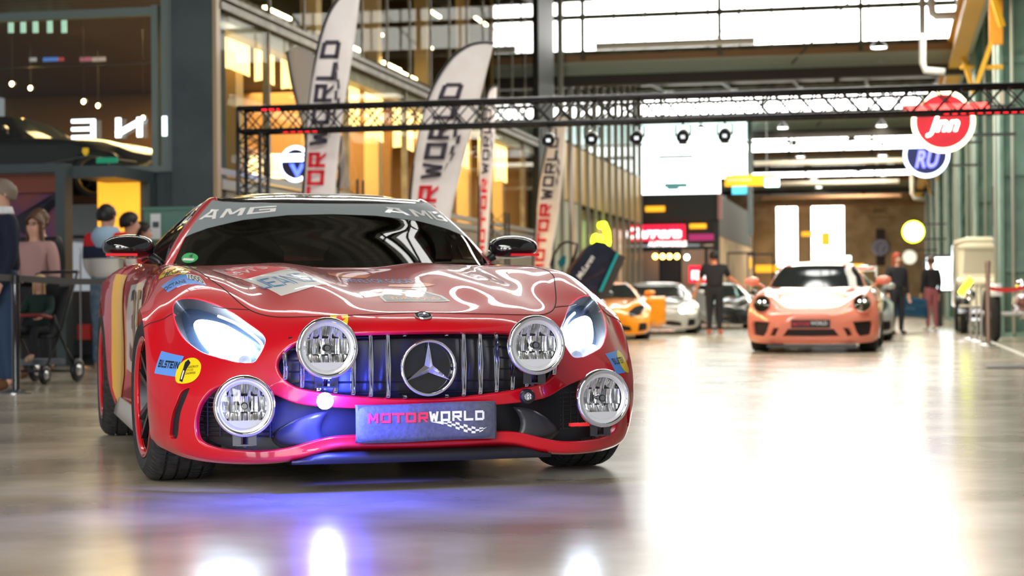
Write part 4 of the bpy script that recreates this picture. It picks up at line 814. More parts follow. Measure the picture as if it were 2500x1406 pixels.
WARM=mat('warm_lamp',(1,.7,.35),.5,emit=60,ecol=(1,.62,.22)); 
for i,(x,y,t) in enumerate(((30,205,22.2),(205,248,22.6),(350,288,23.4),(75,215,24),(240,258,25),(560,20,25),(575,70,26))):
    s,_,z=at_t(x,y,t); r=hgroup('spotlight',s,t,z,'small warm spotlight behind the corner window, %s'%['leftmost and lowest left','middle one above the black coupe','right one above the mirrored letters','faint one right of the leftmost','faint one right of the middle','upper one beside the first flag','lower one beside the first flag'][i],'spotlight','warm spotlights in the show storey')
    MB().lathe([(0,-.02),(.028,-.012),(.03,0)],12,Matrix.Rotation(-PI/2,4,'X')@Matrix.Scale(-1,4,(0,0,1)) if 0 else Matrix.Rotation(PI/2,4,'X')).build('bulb',WARM if i<5 else mat('warm_lamp_dim',(1,.7,.35),.5,emit=8,ecol=(1,.68,.3)),r,smooth=True)
    q=MB(); q.lathe([(.035,-.03),(.035,.0),(.03,.02)],12,Matrix.Rotation(PI/2,4,'X')); q.tube([(0,0,.03),(0,0,(4.56 if z<4.5 else 8.9)-z)],.0025,5); q.build('spot_can',BLACK,r)
tag(MB().tube([(-16,22.4,3.9),(-8.7,22.8,3.95)],.012,6).build('cable_rail',STEEL,M=HM),'thin light rail crossing behind the corner window','rail')
# reflection of lit letters, modelled as glowing bars at the glass
LT=mat('reflection_glow',(.8,.95,1),.5,emit=2.2,ecol=(.78,.93,1))
def letter(name,polys,x,y,lab):
    s,_,z=at_t(x,y,T1-.05); r=hgroup('letter_reflection',s,T1-.05,z,lab,'letter','reflected letters modelled as glowing bars on the corner window')
    q=MB()
    for a,b in polys: q.box((a[0],-.015,a[1]),(b[0],.015,b[1]))
    return r,q
r,q=letter('E',[((.10,-.12),(.15,.12)),((-.16,.08),(.10,.12)),((-.16,-.02),(.10,.02)),((-.16,-.12),(.10,-.08))],205,315,'reflection of a white lit letter E, modelled on the corner window'); q.build('letter_face',LT,r)
r,q=letter('N',[((-.17,-.12),(-.11,.12)),((.11,-.12),(.17,.12))],315,311,'reflection of a white lit letter N, modelled on the corner window'); q.prism([(-.17,-.12),(-.17,-.05),(.17,.12),(.17,.05)],-.015,.015); q.build('letter_face',LT,r)
r,q=letter('I',[((-.03,-.12),(.03,.12))],403,308,'reflection of a white lit letter I, modelled at the window frame'); q.build('letter_face',LT,r)
tag(hb('exit_sign',[((-9.77,T1+.35,2.50),(-9.49,T1+.38,2.57))],mat('exit_green',(.01,.2,.12),.4,emit=.25,ecol=(0,.5,.3)),'small dim green sign in front of the black coupe','sign'))
# posters behind the window
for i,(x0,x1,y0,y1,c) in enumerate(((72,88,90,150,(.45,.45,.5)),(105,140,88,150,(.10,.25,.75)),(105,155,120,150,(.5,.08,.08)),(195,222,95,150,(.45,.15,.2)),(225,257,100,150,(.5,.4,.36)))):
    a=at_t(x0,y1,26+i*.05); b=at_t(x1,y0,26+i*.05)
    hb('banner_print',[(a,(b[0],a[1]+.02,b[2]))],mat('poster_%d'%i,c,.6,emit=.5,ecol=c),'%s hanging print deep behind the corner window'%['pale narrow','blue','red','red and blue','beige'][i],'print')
# green clerestory glimpsed top left
for i,x in enumerate((20,50,80,115,150)):
    a=at_t(x,80,22.0); hb('louvre_light',[(a,(a[0]+.07,a[1]+.02,a[2]+.26))],mat('louvre',(.3,.5,.42),.5,emit=.7,ecol=(.45,.75,.62)),'pale green light slot at the top left, %s from the left'%['first','second','third','fourth','fifth'][i],'light','green light slots at the top left')
# kiosk in front of the shop
r=hgroup('kiosk',-9.9,19.6,0,'dark grey portal kiosk with orange lit panels at the far left','kiosk'); p=hp(r,-9.9,19.6)
p.box('portal_frame',[((-11.2,19.55,2.26),(-9.34,19.75,2.36)),((-9.46,19.55,0),(-9.34,19.75,2.26)),((-9.34,19.75,2.2),(-8.8,20.9,2.34)),((-8.92,20.75,0),(-8.80,20.95,2.2))],DARKG)
p.box('red_header',[((-11.2,19.8,2.04),(-9.46,19.86,2.26))],mat('brown_red',(.22,.06,.04),.6))
ORG=mat('orange_panel',(.85,.36,.02),.6,emit=.75,ecol=(1,.42,.03))
p.box('orange_panel',[((-9.46,20.7,.9),(-8.92,20.74,2.22)),((-10.1,19.95,1.0),(-9.46,19.98,1.9))],ORG,label='glowing orange panel')
p.box('poster',[((-11.2,19.9,1.3),(-9.6,19.93,2.04))],noisy(mat('poster_purple',(.2,.05,.08),.5),(.22,.06,.05),(.10,.04,.14),2.5,2))
q=MB(); q.prism([(-.35,1.7),(.45,2.04),(.28,2.04),(-.1,1.55)],.25,.28); q.build('poster_stroke',mat('poster_dark',(.02,.015,.03),.4),r)
p.box('counter',[((-11.2,20.2,0),(-8.95,20.6,.88))],mat('counter_dark',(.02,.02,.022),.5))
# items under the counter
tag(hb('storage_box',[((-9.15,20.0,.25),(-8.85,20.15,.55))],mat('cardboard',(.25,.17,.10),.8),'brown box beside the counter under the youths','box'))
tag(hb('red_box',[((-9.42,20.02,.3),(-9.25,20.15,.48))],mat('box_red',(.6,.03,.02),.5),'small red box under the counter behind the stroller','box'))
tag(hb('low_shelf',[((-9.9,19.95,.12),(-8.7,20.18,.24)),((-9.9,19.98,0),(-9.8,20.15,.12)),((-8.8,19.98,0),(-8.7,20.15,.12))],BLACK,'low black shelf under the counter','shelf'))
# green electrical cabinet with notice
r=hgroup('electrical_cabinet',-8.6,20.45,0,'green metal cabinet with a white notice beside the red car roof','cabinet'); p=hp(r,-8.6,20.45)
a=at_t(375,512,20.4); b=at_t(435,620,20.4)
p.box('cabinet_body',[((a[0]-.12,20.4,.05),(-8.12,20.8,a[2])),((a[0]-.14,20.38,a[2]),(-8.1,20.82,a[2]+.03))],mat('cabinet_green',(.10,.22,.18),.5))
a=at_t(372,522,20.38); b=at_t(393,584,20.38); p.box('notice',[((a[0]-.02,20.37,b[2]),(b[0],20.385,a[2]))],mat('notice_white',(.7,.75,.78),.6)); p.box('notice_picture',[((a[0]+.01,20.362,b[2]+.14),(b[0]-.02,20.37,b[2]+.21))],mat('notice_dark',(.06,.08,.1),.6))
# ---------- long glass front (s=-8) ----------
W=-8.0; T2=41.6; MULL=noisy(mat('mullion_bronze',(.16,.14,.10),.45),(.12,.10,.07),(.22,.19,.14),4,2)
hb('wall_left_base',[((W-.2,T1+.02,1.2),(W,T2,2.12)),((W-.2,26,0),(W-.1,T2,1.2))],mat('beige_panel',(.24,.20,.15),.6),'beige panels under the long glass front','wall',kind='structure')
hb('trim_151',[((W-.2,T1+.02,2.12),(W+.04,T2,2.24)),((W-.12,T1+.02,2.30),(W+.02,T2,2.38))],mat('sill_metal',(.35,.33,.30),.35,.6),'pale metal sill of the long glass front','sill',kind='structure')
hb('trim_152',[((W-.15,T1,4.33),(W+.05,T2,4.42)),((W-.3,T1,4.14),(W-.06,T2,4.33)),((W-.15,T1,4.46),(W+.05,T2,4.52))],MULL,'bronze transom dividing the two show storeys','transom',kind='structure')
hb('window_31',[((W-.02,T1+.1,2.38),(W-.01,T2,4.33))],GLC,'lower glazing of the long glass front','window',kind='structure'); hb('window_34',[((W-.02,37.0,4.52),(W-.01,T2,8.9))],GLZ,'reflecting glazing beside the dark pillar','window',kind='structure'); hb('window_32',[((W-.02,T1+.1,4.52),(W-.01,36.95,8.9))],GLC,'upper glazing of the long glass front','window',kind='structure')
q=[]; t=T1+.5
while t<T2: q.append(((W-.05,t-.015,4.52),(W,t+.015,8.9))); t+=1.45
hb('trim_153',q,MULL,'thin upper mullions of the long glass front','mullion',kind='structure')
for i,t in enumerate((23.1,26.6,30.0,33.4,36.8,40.2)):
    tag(hb('interior_column',[((W-.75,t-.14,1.94),(W-.50,t+.14,9))],mat('column_tan',(.50,.33,.14),.6),'tan interior column behind the long glass front, number %d from the corner'%(i+1),'column',group='tan columns behind the glass front'))
hb('trim_154',[((W-.1,t-.02,2.38),(W+.0,t+.02,4.33)) for t in (22.9,26.5,29.9,33.3,36.7,40.1)],MULL,'lower mullions of the long glass front','mullion',kind='structure')
BLIND=mat('lit_blind',(1,.72,.28),.6,emit=1.9,ecol=(1,.68,.24))
for i,(t0,t1,z0) in enumerate(((21.15,21.75,3.72),(21.86,23.05,3.72),(23.3,24.05,3.72),(24.4,25.2,3.74),(26.9,28.2,3.5),(28.6,29.6,3.4),(30.3,31.6,3.4),(32,33,3.4),(33.6,34.6,3.4),(35,36,3.4),(37,38.2,3.35),(38.6,39.8,3.35))):
    q=MB(); q.grid(lambda u,v:(W-.35+.02*math.sin(7*u),t0+(t1-t0)*u,z0+.06*math.sin(2.6*u)+(4.28-z0)*v),10,4); o=q.build('window_blind',BLIND,smooth=True,M=HM); o.modifiers.new('s','SOLIDIFY').thickness=.01
    tag(o,'backlit yellow blind behind the glass front, number %d from the corner'%(i+1),'blind','backlit yellow blinds')
# lamps inside the show storeys
def arealight(s,t,z,sx,sy,e,c,rot=(0,0,0),name='ceiling_light'):
    L=bpy.data.lights.new(name,'AREA'); L.shape='RECTANGLE'; L.size=sx; L.size_y=sy; L.energy=e; L.color=c; o=bpy.data.objects.new(name,L); link(o); o.location=Hh(s,t,z); o.rotation_euler=(rot[0],rot[1],rot[2]-PHI); return o
arealight(-10.2,31,4.5,2,16,1500,(1,.68,.30)); arealight(-10.5,40,8.8,2,24,1500,(1,.80,.42)); arealight(-11,28.5,4.5,3,2,160,(1,.6,.3))
for i,(x,y,t) in enumerate(((880,100,28),(1060,98,34),(700,15,24),(980,150,30),(1020,175,32),(1230,40,38),(935,62,30),(1080,20,36))):
    s,_,z=at_t(x,y,t)
    if s>-8.1: s=-8.3
    tag(hb('tube_light',[((s-.35,t,z-.02),(s-.3,t+1.1,z+.02))],mat('tube_glow',(1,.85,.5),.5,emit=9,ecol=(1,.82,.45)),'warm tube light inside the upper show storey, %s'%['by the first flag top','right of the first flag','left above the first flag','below the second tube','just right above the transom','top, left of the dark pillar','small one between the flags','topmost one'][i],'light','warm tubes in the upper storey'))
# blue round neon sign with arrow bar inside
s,_,z=at_t(722,400,23); r=hgroup('neon_sign',s,23,z,'blue and white round neon sign left of the first flag','sign'); NW=mat('neon_white',(.7,.8,1),.5,emit=3,ecol=(.6,.72,1)); NB=mat('neon_blue',(.1,.15,1),.5,emit=2.5,ecol=(.06,.1,1))
q=MB(); q.tube([(.20*math.cos(a),0,.22*math.sin(a)) for a in np.linspace(.3,2*PI-.9,24)],.022,8); q.build('ring_tube',NW,r,smooth=True)
q=MB(); q.box((-.27,-.03,.03),(.22,.0,.13)); q.build('name_bar',NW,r); q=MB(); q.prism([(-.08,.0),(.03,-.2),(.14,0),(.08,0),(.03,-.1),(-.02,0)],-.03,-.01); q.build('arrow_tube',NB,r)
MB().lathe([(0,.02),(.19,.02)],24,Matrix.Rotation(PI/2,4,'X')).build('sign_disc',mat('sign_navy',(.02,.02,.06),.4),r)
words('bar_lettering','CLASSIC BAR',lambda x,y:(-.24+.42*x,-.035,.055+.05*y),mat('sign_red',(.7,.1,.1),.5),r)
# dark pillar and second glass section
hb('trim_161',[((W-.3,T2,0),(W+.06,T2+1.9,9.2))],mat('pillar_dark',(.018,.02,.018),.6),'wide dark pillar between the two glass fronts','pillar',kind='structure')
T3=60; hb('window_33',[((W-.03,T2+1.9,4.85),(W-.02,T3,8.7))],GLZ,'upper glazing of the second glass front','window',kind='structure')
q=[];t=T2+2
while t<T3: q.append(((W-.06,t-.02,0),(W+.05,t+.02,8.7))); t+=1.35
hb('trim_162',q,mat('fin_metal',(.32,.30,.25),.35,.5),'row of upright metal fins on the second glass front','fin',kind='structure')
hb('trim_163',[((W-.1,T2+1.9,8.7),(W+.25,T3+.1,9.4))],mat('fascia_white',(.75,.75,.70),.4),'white slanting fascia on top of the second glass front','fascia',kind='structure')
GOLD=stripes(mat('gold_panel',(.5,.33,.1),.4),(.62,.40,.13),(.52,.33,.10),.74,'Y',.5); GOLD.node_tree.nodes['Principled BSDF'].inputs['Metallic'].default_value=.3
hb('wall_left_gold',[((W-.12,T2+1.9,3.33),(W-.04,T3,4.80))],GOLD,'gold metal panels along the second glass front','wall',kind='structure')
hb('wall_left_second',[((W-.25,T2+1.9,0),(W-.1,48,3.33))],mat('pale_green_wall',(.50,.52,.42),.6),'pale green wall under the gold panels','wall',kind='structure')
hb('wall_left_third',[((W-.6,48,0),(W-.5,T3,3.33)),((W-3,T3-.2,4.8),(W-.1,T3,9))],mat('brown_shop',(.16,.12,.07),.6),'brown shop wall under the far gold panels','wall',kind='structure')
for i,t in enumerate((50.3,53.4,56.5)): tag(hb('shop_window',[((W-.45,t,.3),(W-.4,t+1.6,3.0))],mat('shopwin_%d'%i,[(.10,.13,.10),(.5,.33,.16),(.28,.2,.12)][i],.3,emit=.25,ecol=[(.2,.3,.2),(1,.6,.25),(.8,.5,.3)][i]),['dark green','tan lit','brown'][i]+' shop window under the gold panels','shop window'))
YN=mat('neon_yellow',(.9,1,.05),.5,emit=4,ecol=(.85,1,.01))
s,t,z=at_s(1467,578,W+.15); r=hgroup('neon_sign',s,t,z,'yellow neon lettering sign above the dark open car','sign')
q=MB(); q.tube([(0,0,.32),(.0,.6,.36),(0,1.1,.2),(0,1.25,-.1),(0,.9,-.35),(0,.55,-.3)],.09,8); q.build('hook_tube',YN,r,smooth=True)
for dy in (-.9,.05): q=MB(); q.tube([(0,dy+.35*math.cos(a),-.18+.16*math.sin(a)) for a in np.linspace(0,2*PI,13)[:-1]],.07,8,closed=True); q.build('letter_tube',YN,r,smooth=True)
# ---------- dark two storey shop block at t=61 ----------
TB=61.0; BLK=mat('block_dark',(.022,.026,.03),.5)
hb('wall_block',[((-12,TB,3.42),(-5.52,TB+.2,4.32)),((-12,TB+.05,2.62),(-5.52,TB+.2,3.42)),((-5.72,TB,0),(-5.52,TB+.2,3.4)),((-12,TB+2.5,0),(-5.6,TB+2.7,2.62))],BLK,'dark front of the two storey shop block','wall',kind='structure')
hb('wall_block_side',[((-5.6,TB+.2,2.9),(-5.52,76,4.3))],stripes(mat('block_side',(.06,.06,.05),.6),(.05,.05,.042),(.085,.08,.065),2,'Y'),'dark grey side of the two storey shop block','wall',kind='structure')
hb('wall_block_side_low',[((-5.62,TB+.2,0),(-5.54,76,2.9))],CONC,'warm lower side of the two storey shop block','wall',kind='structure')
hb('trim_171',[((-5.55,TB-.06,3.45),(-5.42,TB+.1,4.3))],mat('pink_edge',(.45,.22,.22),.5),'pinkish corner strip of the shop block','strip',kind='structure')
def signbox(name,a,b,m,lab,cat='sign',**k): return tag(hb(name,[(a,b)],m),lab,cat,**k)
ORS=mat('sign_orange',(.95,.45,.02),.5,emit=.8,ecol=(1,.42,.02))
a=at_t(1576,517,TB-.1); b=at_t(1623,503,TB-.1); signbox('orange_sign',(a[0],TB-.12,a[2]),(b[0],TB-.05,b[2]),ORS,'small orange sign high on the dark shop block')
a=at_t(1684,558,TB-.1); b=at_t(1724,546,TB-.1); signbox('orange_sign',(a[0],TB-.12,a[2]),(b[0],TB-.02,b[2]),ORS,'small orange sign right of the red shop sign')
a=at_t(1560,588,TB-.2); b=at_t(1672,548,TB-.2)
r=hgroup('shop_sign',(a[0]+b[0])/2,TB-.2,a[2],'red shop sign with white lettering on the dark block','sign'); p=hp(r,(a[0]+b[0])/2,TB-.2,a[2])
p.box('sign_board',[((a[0]-.3,TB-.22,a[2]),(b[0],TB-.05,b[2]))],mat('sign_red_lit',(.7,.01,.04),.5,emit=.9,ecol=(1,.01,.05)))
w2=(b[0]-a[0])/2; hh=b[2]-a[2]; words('sign_lettering','Carrera',lambda x,y:(-w2-.45+(2*w2+.35)*x,-.03,hh*.15+hh*.7*y),mat('white_lit',(1,1,1),.5,emit=1.6),r,bold=.05,shear=.3)
a=at_t(1672,596,TB-.1); b=at_t(1742,575,TB-.1); signbox('magenta_awning',(b[0]-.8,TB-.3,a[2]+.12),(b[0],TB-.06,b[2]+.05),mat('magenta',(.28,.02,.10),.5,emit=.25,ecol=(.8,.05,.3)),'dark magenta strip right below the red shop sign','awning')
a=at_t(1583,602,TB-.1); r=hgroup('shop_lettering',a[0],TB-.1,a[2],'small white lettering under the red shop sign','sign'); words('lettering','AUTOMOBILE',lambda x,y:(1.3*x,-.02,.17*y),MATS['white_lit'],r,bold=.03)
for i,x in enumerate((1600,1618,1635,1653)):
    s,t,z=at_t(x,626,TB-.3); r=hgroup('warm_bulb_lamp',s,t,z,'glowing orange round lamp under the red shop sign, %s of four'%['leftmost','second','third','rightmost'][i],'lamp','four orange round lamps')
    q=MB(); q.lathe([(0,-.085),(.05,-.07),(.085,0),(.05,.07),(0,.085)],16); q.build('bulb',mat('bulb_orange',(1,.5,.1),.5,emit=14,ecol=(1,.42,.08)),r,smooth=True); q=MB(); q.tube([(0,0,.08),(0,0,.35)],.01,5); q.build('cord',BLACK,r)
s,t,z=at_t(1677,628,TB-.3); r=hgroup('white_bulb_lamp',s,t,z,'glowing white round lamp right of the four orange lamps','lamp'); q=MB(); q.lathe([(0,-.08),(.05,-.065),(.08,0),(.05,.065),(0,.08)],16); q.build('bulb',LAMP,r,smooth=True); q=MB(); q.tube([(0,0,.08),(0,0,.35)],.01,5); q.build('cord',BLACK,r)
a=at_t(1682,690,TB+.5); b=at_t(1737,648,TB+.5); r=hgroup('red_board',(a[0]+b[0])/2,TB+.5,a[2],'red lit advertising board with white letters inside the shop','sign')
q=MB(); q.box(((a[0]-b[0])/2,0,0),((b[0]-a[0])/2,.05,b[2]-a[2])); q.build('board',MATS['sign_red_lit'],r); words('board_lettering','FESTI',lambda x,y:((a[0]-b[0])/2+.1+(b[0]-a[0]-.2)*x,-.01,.1+.3*y),MATS['white_lit'],r,bold=.04)
tag(hb('shop_curtain',[((-7.0,TB+2.0,.2),(-6.2,TB+2.1,2.5)),((-6.1,TB+2.0,.2),(-5.8,TB+2.1,2.5))],mat('curtain',(.45,.38,.30),.7),'pale curtains inside the dark shop block','curtain'))
tag(hb('grey_partition',[((-12,TB+.3,0),(-7.6,TB+.4,2.4))],mat('partition',(.16,.16,.18),.6),'grey partition in the dark shop block','partition'))
# big bright screens above the block
a=at_t(1570,475,TB+.3); b=at_t(1825,350,TB+.3)
r=hgroup('led_screen',-6.3,TB+.4,4.32,'large bright white screen above the dark shop block','screen'); p=hp(r,-6.3,TB+.4,4.32); SCW=mat('screen_white',(.9,1,1),.5,emit=2.6,ecol=(.93,1,.98))
p.box('screen_face',[((-8.5,TB+.4,4.34),(-5.5,TB+.45,6.0)),((-5.5,TB+.4,5.0),(-4.6,TB+.45,6.0))],SCW)
p.box('screen_upper',[((-8.5,TB+.4,6.1),(-4.6,TB+.45,6.75))],mat('screen_pale',(.7,.95,.9),.5,emit=1.5,ecol=(.7,.95,.9)))
p.box('picture_shape',[((-7.4,TB+.37,4.55),(-6.6,TB+.39,4.72)),((-7.3,TB+.37,4.48),(-6.9,TB+.39,4.55))],mat('screen_teal',(.12,.3,.32),.5,emit=.35,ecol=(.12,.35,.35)))
p.box('picture_shape',[((-7.6,TB+.37,5.55),(-6.4,TB+.39,5.66))],mat('screen_dark',(.05,.08,.08),.5,emit=.05))
p.box('blue_field',[((-5.1,TB+.36,4.3),(-4.6,TB+.38,5.0))],mat('screen_cyan',(.1,.6,.8),.5,emit=1.0,ecol=(.08,.62,.85)),label='cyan lower corner of the screen')
p.box('screen_post',[((-4.58,TB+.3,2.9),(-4.42,TB+.5,6.9))],mat('post_bluegrey',(.16,.2,.22),.5))
a=at_t(1770,455,50); b=at_t(1898,425,50)
r=hgroup('direction_sign',(a[0]+b[0])/2,50,a[2],'orange hanging direction sign in front of the bright screen','sign'); q=MB(); h=(b[0]-a[0])/2; q.box((-h,0,0),(h,.08,b[2]-a[2])); q.build('sign_box',mat('sign_orange_day',(.95,.42,.01),.5,emit=.55,ecol=(1,.4,.01)),r)
q=MB(); q.tube([(-h*.6,.04,.3),(-h*.6,.04,2.6)],.008,5); q.tube([(h*.6,.04,.3),(h*.6,.04,2.6)],.008,5); q.build('hanger_wire',STEEL,r); q=MB(); q.box((-h+.05,-.01,.14),(0,0,.2)); q.build('sign_text_band',mat('pale_band',(.8,.75,.5),.6),r)
a=at_t(1870,458,50); signbox('exit_sign',(a[0],49.6,a[2]),(a[0]+.38,49.66,a[2]+.24),mat('exit_glow',(.6,1,.85),.5,emit=3,ecol=(.6,1,.85)),'bright pale green exit sign under the orange direction sign')
# signs further down
a=at_t(1845,665,88); signbox('direction_sign',(a[0],88,a[2]),(a[0]+1.1,88.08,a[2]+.35),ORS,'orange sign hanging before the narrow end window'); a=at_t(1790,655,75); signbox('direction_sign',(a[0],75,a[2]),(a[0]+.75,75.08,a[2]+.4),ORS,'orange sign at the end of the dark shop block')
a=at_t(2020,665,92); signbox('direction_sign',(a[0],92,a[2]),(a[0]+1.8,92.08,a[2]+.4),ORS,'long orange sign right of the wide end window, above the pink car')
a=at_t(1957,577,85); signbox('direction_sign',(a[0],85,a[2]),(a[0]+.5,85.08,a[2]+.22),ORS,'small orange sign between the two end windows'); a=at_t(2005,600,85); signbox('direction_sign',(a[0],85,a[2]),(a[0]+.42,85.08,a[2]+.62),ORS,'square orange sign hanging before the wide end window')
for i,(x,y,t) in enumerate(((2060,636,90),(2100,660,86))): a=at_t(x,y,t); signbox('exit_sign',(a[0],t,a[2]),(a[0]+.35,t+.05,a[2]+.22),MATS['exit_glow'],['bright green exit sign right of the wide end window','bright green exit sign just above the pink car'][i])
# wrist watch advert on the end wall
s,t,z=at_t(2150,604,tE-.1); r=hgroup('watch_advert',s,t,z,'giant wrist watch advert on the end wall','advert')
q=MB(); q.lathe([(0,.02),(.40,.02),(.46,.08),(.50,.05),(.52,0)],32,Matrix.Rotation(PI/2,4,'X')); q.build('watch_case',mat('watch_steel',(.4,.4,.45),.3,.7),r,smooth='auto')
MB().lathe([(0,.09),(.38,.09)],32,Matrix.Rotation(PI/2,4,'X')).build('watch_dial',mat('dial',(.22,.22,.38),.4),r)
q=MB(); q.bar((0,-.1,0),(.0,-.1,-.3),.04); q.bar((0,-.1,0),(.18,-.1,.16),.04); q.build('watch_hands',WHITE,r)
for sg in (1,-1): q=MB(); q.box((-.24,-.06,.45 if sg>0 else -1.02),(.24,.0,1.02 if sg>0 else -.45)); q.build('watch_strap',mat('strap_dark',(.05,.03,.03),.6),r)
a=at_t(2118,520,tE-.1); r=hgroup('wall_lettering',a[0],tE-.1,a[2]-.2,'dark lettering on the end wall above the watch','lettering'); words('lettering','IWC',lambda x,y:(.35+.8*x,0,.15+.3*y),mat('dark_letter',(.18,.10,.05),.6),r,bold=.02); words('lettering','SCHAFFHAUSEN',lambda x,y:(1.5*x,0,-.1+.13*y),MATS['dark_letter'],r)
# barriers and stalls beside the shop block
for i,(x,t) in enumerate(((1800,56),(1848,58),(1905,70))):
    s,_,_=at_z(x,790,0) if 0 else (at_t(x,735,t)[0],0,0)
    tag(hb('barrier_rack',[((s-.3,t,0),(s-.26,t+.04,2.2)),((s+.5,t,0),(s+.54,t+.04,2.2)),((s-.3,t,2.14),(s+.54,t+.04,2.2)),((s-.3,t,.9),(s+.54,t+.04,.95))],BLACK,'black tubular rack beside the shop block, %s'%['nearest','middle','farthest'][i],'frame'))
tag(hb('sales_counter',[((-4.9,58.5,0),(-3.2,59.2,.85))],mat('counter_white',(.6,.55,.5),.5),'white counter left of the pink car','counter'))
# ---------- round signs on the right ----------
def round_sign(x,y,R,t,lab,rim,face,rimm):
    s,_,z=at_t(x,y,t); r=hgroup('round_sign',s,t,z,lab,'sign')
    q=MB(); q.lathe([(R*.86,.06),(R*.88,.09),(R*.97,.09),(R,.06),(R,-.06),(R*.9,-.08),(0,-.08)],48,Matrix.Rotation(PI/2,4,'X')); q.build('sign_rim',rimm,r,smooth='auto')
    MB().lathe([(0,.07),(R*.88,.07)],48,Matrix.Rotation(PI/2,4,'X')).build('sign_face',face,r)
    q=MB(); q.bar((R*.9,0,.2),(R*.9+.6,0,.2),.04); q.bar((R*.9,0,-.2),(R*.9+.6,0,-.2),.04); q.build('sign_arm',BLACK,r); return r
RIMC=mat('rim_cream',(1,.9,.6),.5,emit=2.6,ecol=(1,.86,.5)); t_=26.5; R=.43*t_/27*1.02
r=round_sign(2303,297,.44,t_,'red round neon sign with cream rim and script lettering',0,mat('sign_red_face',(.42,.0,.012),.4,emit=.20,ecol=(.9,0,.02)),RIMC)
words('script_lettering','Jnn',lambda x,y:(-.24+.46*x,-.10,-.22+.30*y),mat('letter_cream',(1,.95,.8),.5,emit=5,ecol=(1,.9,.7)),r,bold=.02,shear=.35)
q=MB(); q.box((-.55,-.13,.14),(.62,-.07,.24)); q.build('neon_bar',mat('neon_red',(1,.1,.1),.5,emit=2.2,ecol=(1,.06,.05)),r)
r=round_sign(2262,378,.40,33,'blue round neon sign with white rim and two letters',0,mat('sign_blue_face',(.0,.008,.08),.4,emit=.05,ecol=(0,.02,.5)),NW)
NB2=mat('neon_violet',(.2,.2,1),.5,emit=2.2,ecol=(.14,.15,1)); words('neon_letters','RU',lambda x,y:(-.20+.44*x,-.09,-.24+.32*y),NB2,r,bold=.03,shear=.3)
q=MB(); q.box((-.62,-.1,.12),(.34,-.05,.30)); q.build('name_bar',NW,r)
r=round_sign(2230,566,.29,50,'bright yellow round sign far down the aisle',0,mat('face_whiteyellow',(1,1,.8),.5,emit=4,ecol=(1,1,.75)),mat('rim_yellow',(.9,1,.0),.5,emit=3,ecol=(.85,1,0)))
q=MB(); q.box((-.12,-.09,0),(-.08,-.07,.09)); q.box((-.02,-.09,0),(.02,-.07,.09)); q.build('sign_mark',YN,r)
round_sign(2221,628,.21,54,'plain white round sign under the yellow one',0,mat('face_grey',(.6,.6,.55),.5,emit=.5),mat('rim_grey',(.5,.5,.45),.5,emit=.3))
# dark sign and boards between right columns
s,t,z=at_s(2390,535,2.85)
r=hgroup('shop_fascia',2.9,39,2.0,'black shop fascia with white lettering above the cream vintage van','sign'); q=MB(); q.box((-.75,0,.2),(.35,.12,1.05)); q.build('fascia_board',BLACK,r); words('fascia_lettering','MEDIA',lambda x,y:(-.35+.6*x,-.02,.55+.12*y),mat('letter_warm',(1,.85,.7),.5,emit=1.2),r,bold=.02)
tag(hb('dark_green_panel',[((2.25,52.6,1.7),(3.2,52.7,4.2))],mat('dark_green',(.02,.06,.045),.4),'dark green panel behind the second column','panel'))
tag(hb('small_notice',[((1.95,33.0,4.0),(2.04,33.05,4.35))],mat('notice_cream',(.7,.6,.5),.6),'cream notice high on the nearest green column','notice'))
tag(hb('info_screen',[((1.0,48.0,.95),(1.66,48.1,1.78))],mat('info_glow',(.9,.97,1),.5,emit=3.5,ecol=(.85,.95,1)),'bright information screen behind the blue open door','screen'))
tag(hb('screen_frame',[((.95,48.11,.9),(1.71,48.2,1.86)),((1.2,48.11,0),(1.4,48.2,.9))],BLACK,'black stand of the bright information screen','stand'))

for i,t in enumerate((34,47,60,74,88)): arealight(-1.5,t,6.4,3,3,350,(1,.93,.78))
arealight(1.2,40,6.2,1,40,500,(1,.95,.8),name='aisle_fill')  # added light strip over the right aisle, brightens the green columns

for i,(t,e) in enumerate(((-6,420),(-1,300),(17.5,160),(25,200))): arealight(-3,t,6.3,7,.25 if i<2 else .65,e,(1,.96,.90),rot=(.5 if i<2 else 0,0,0),name='fill_strip')  # added unseen light strips that brighten the flags, car front and hood reflections
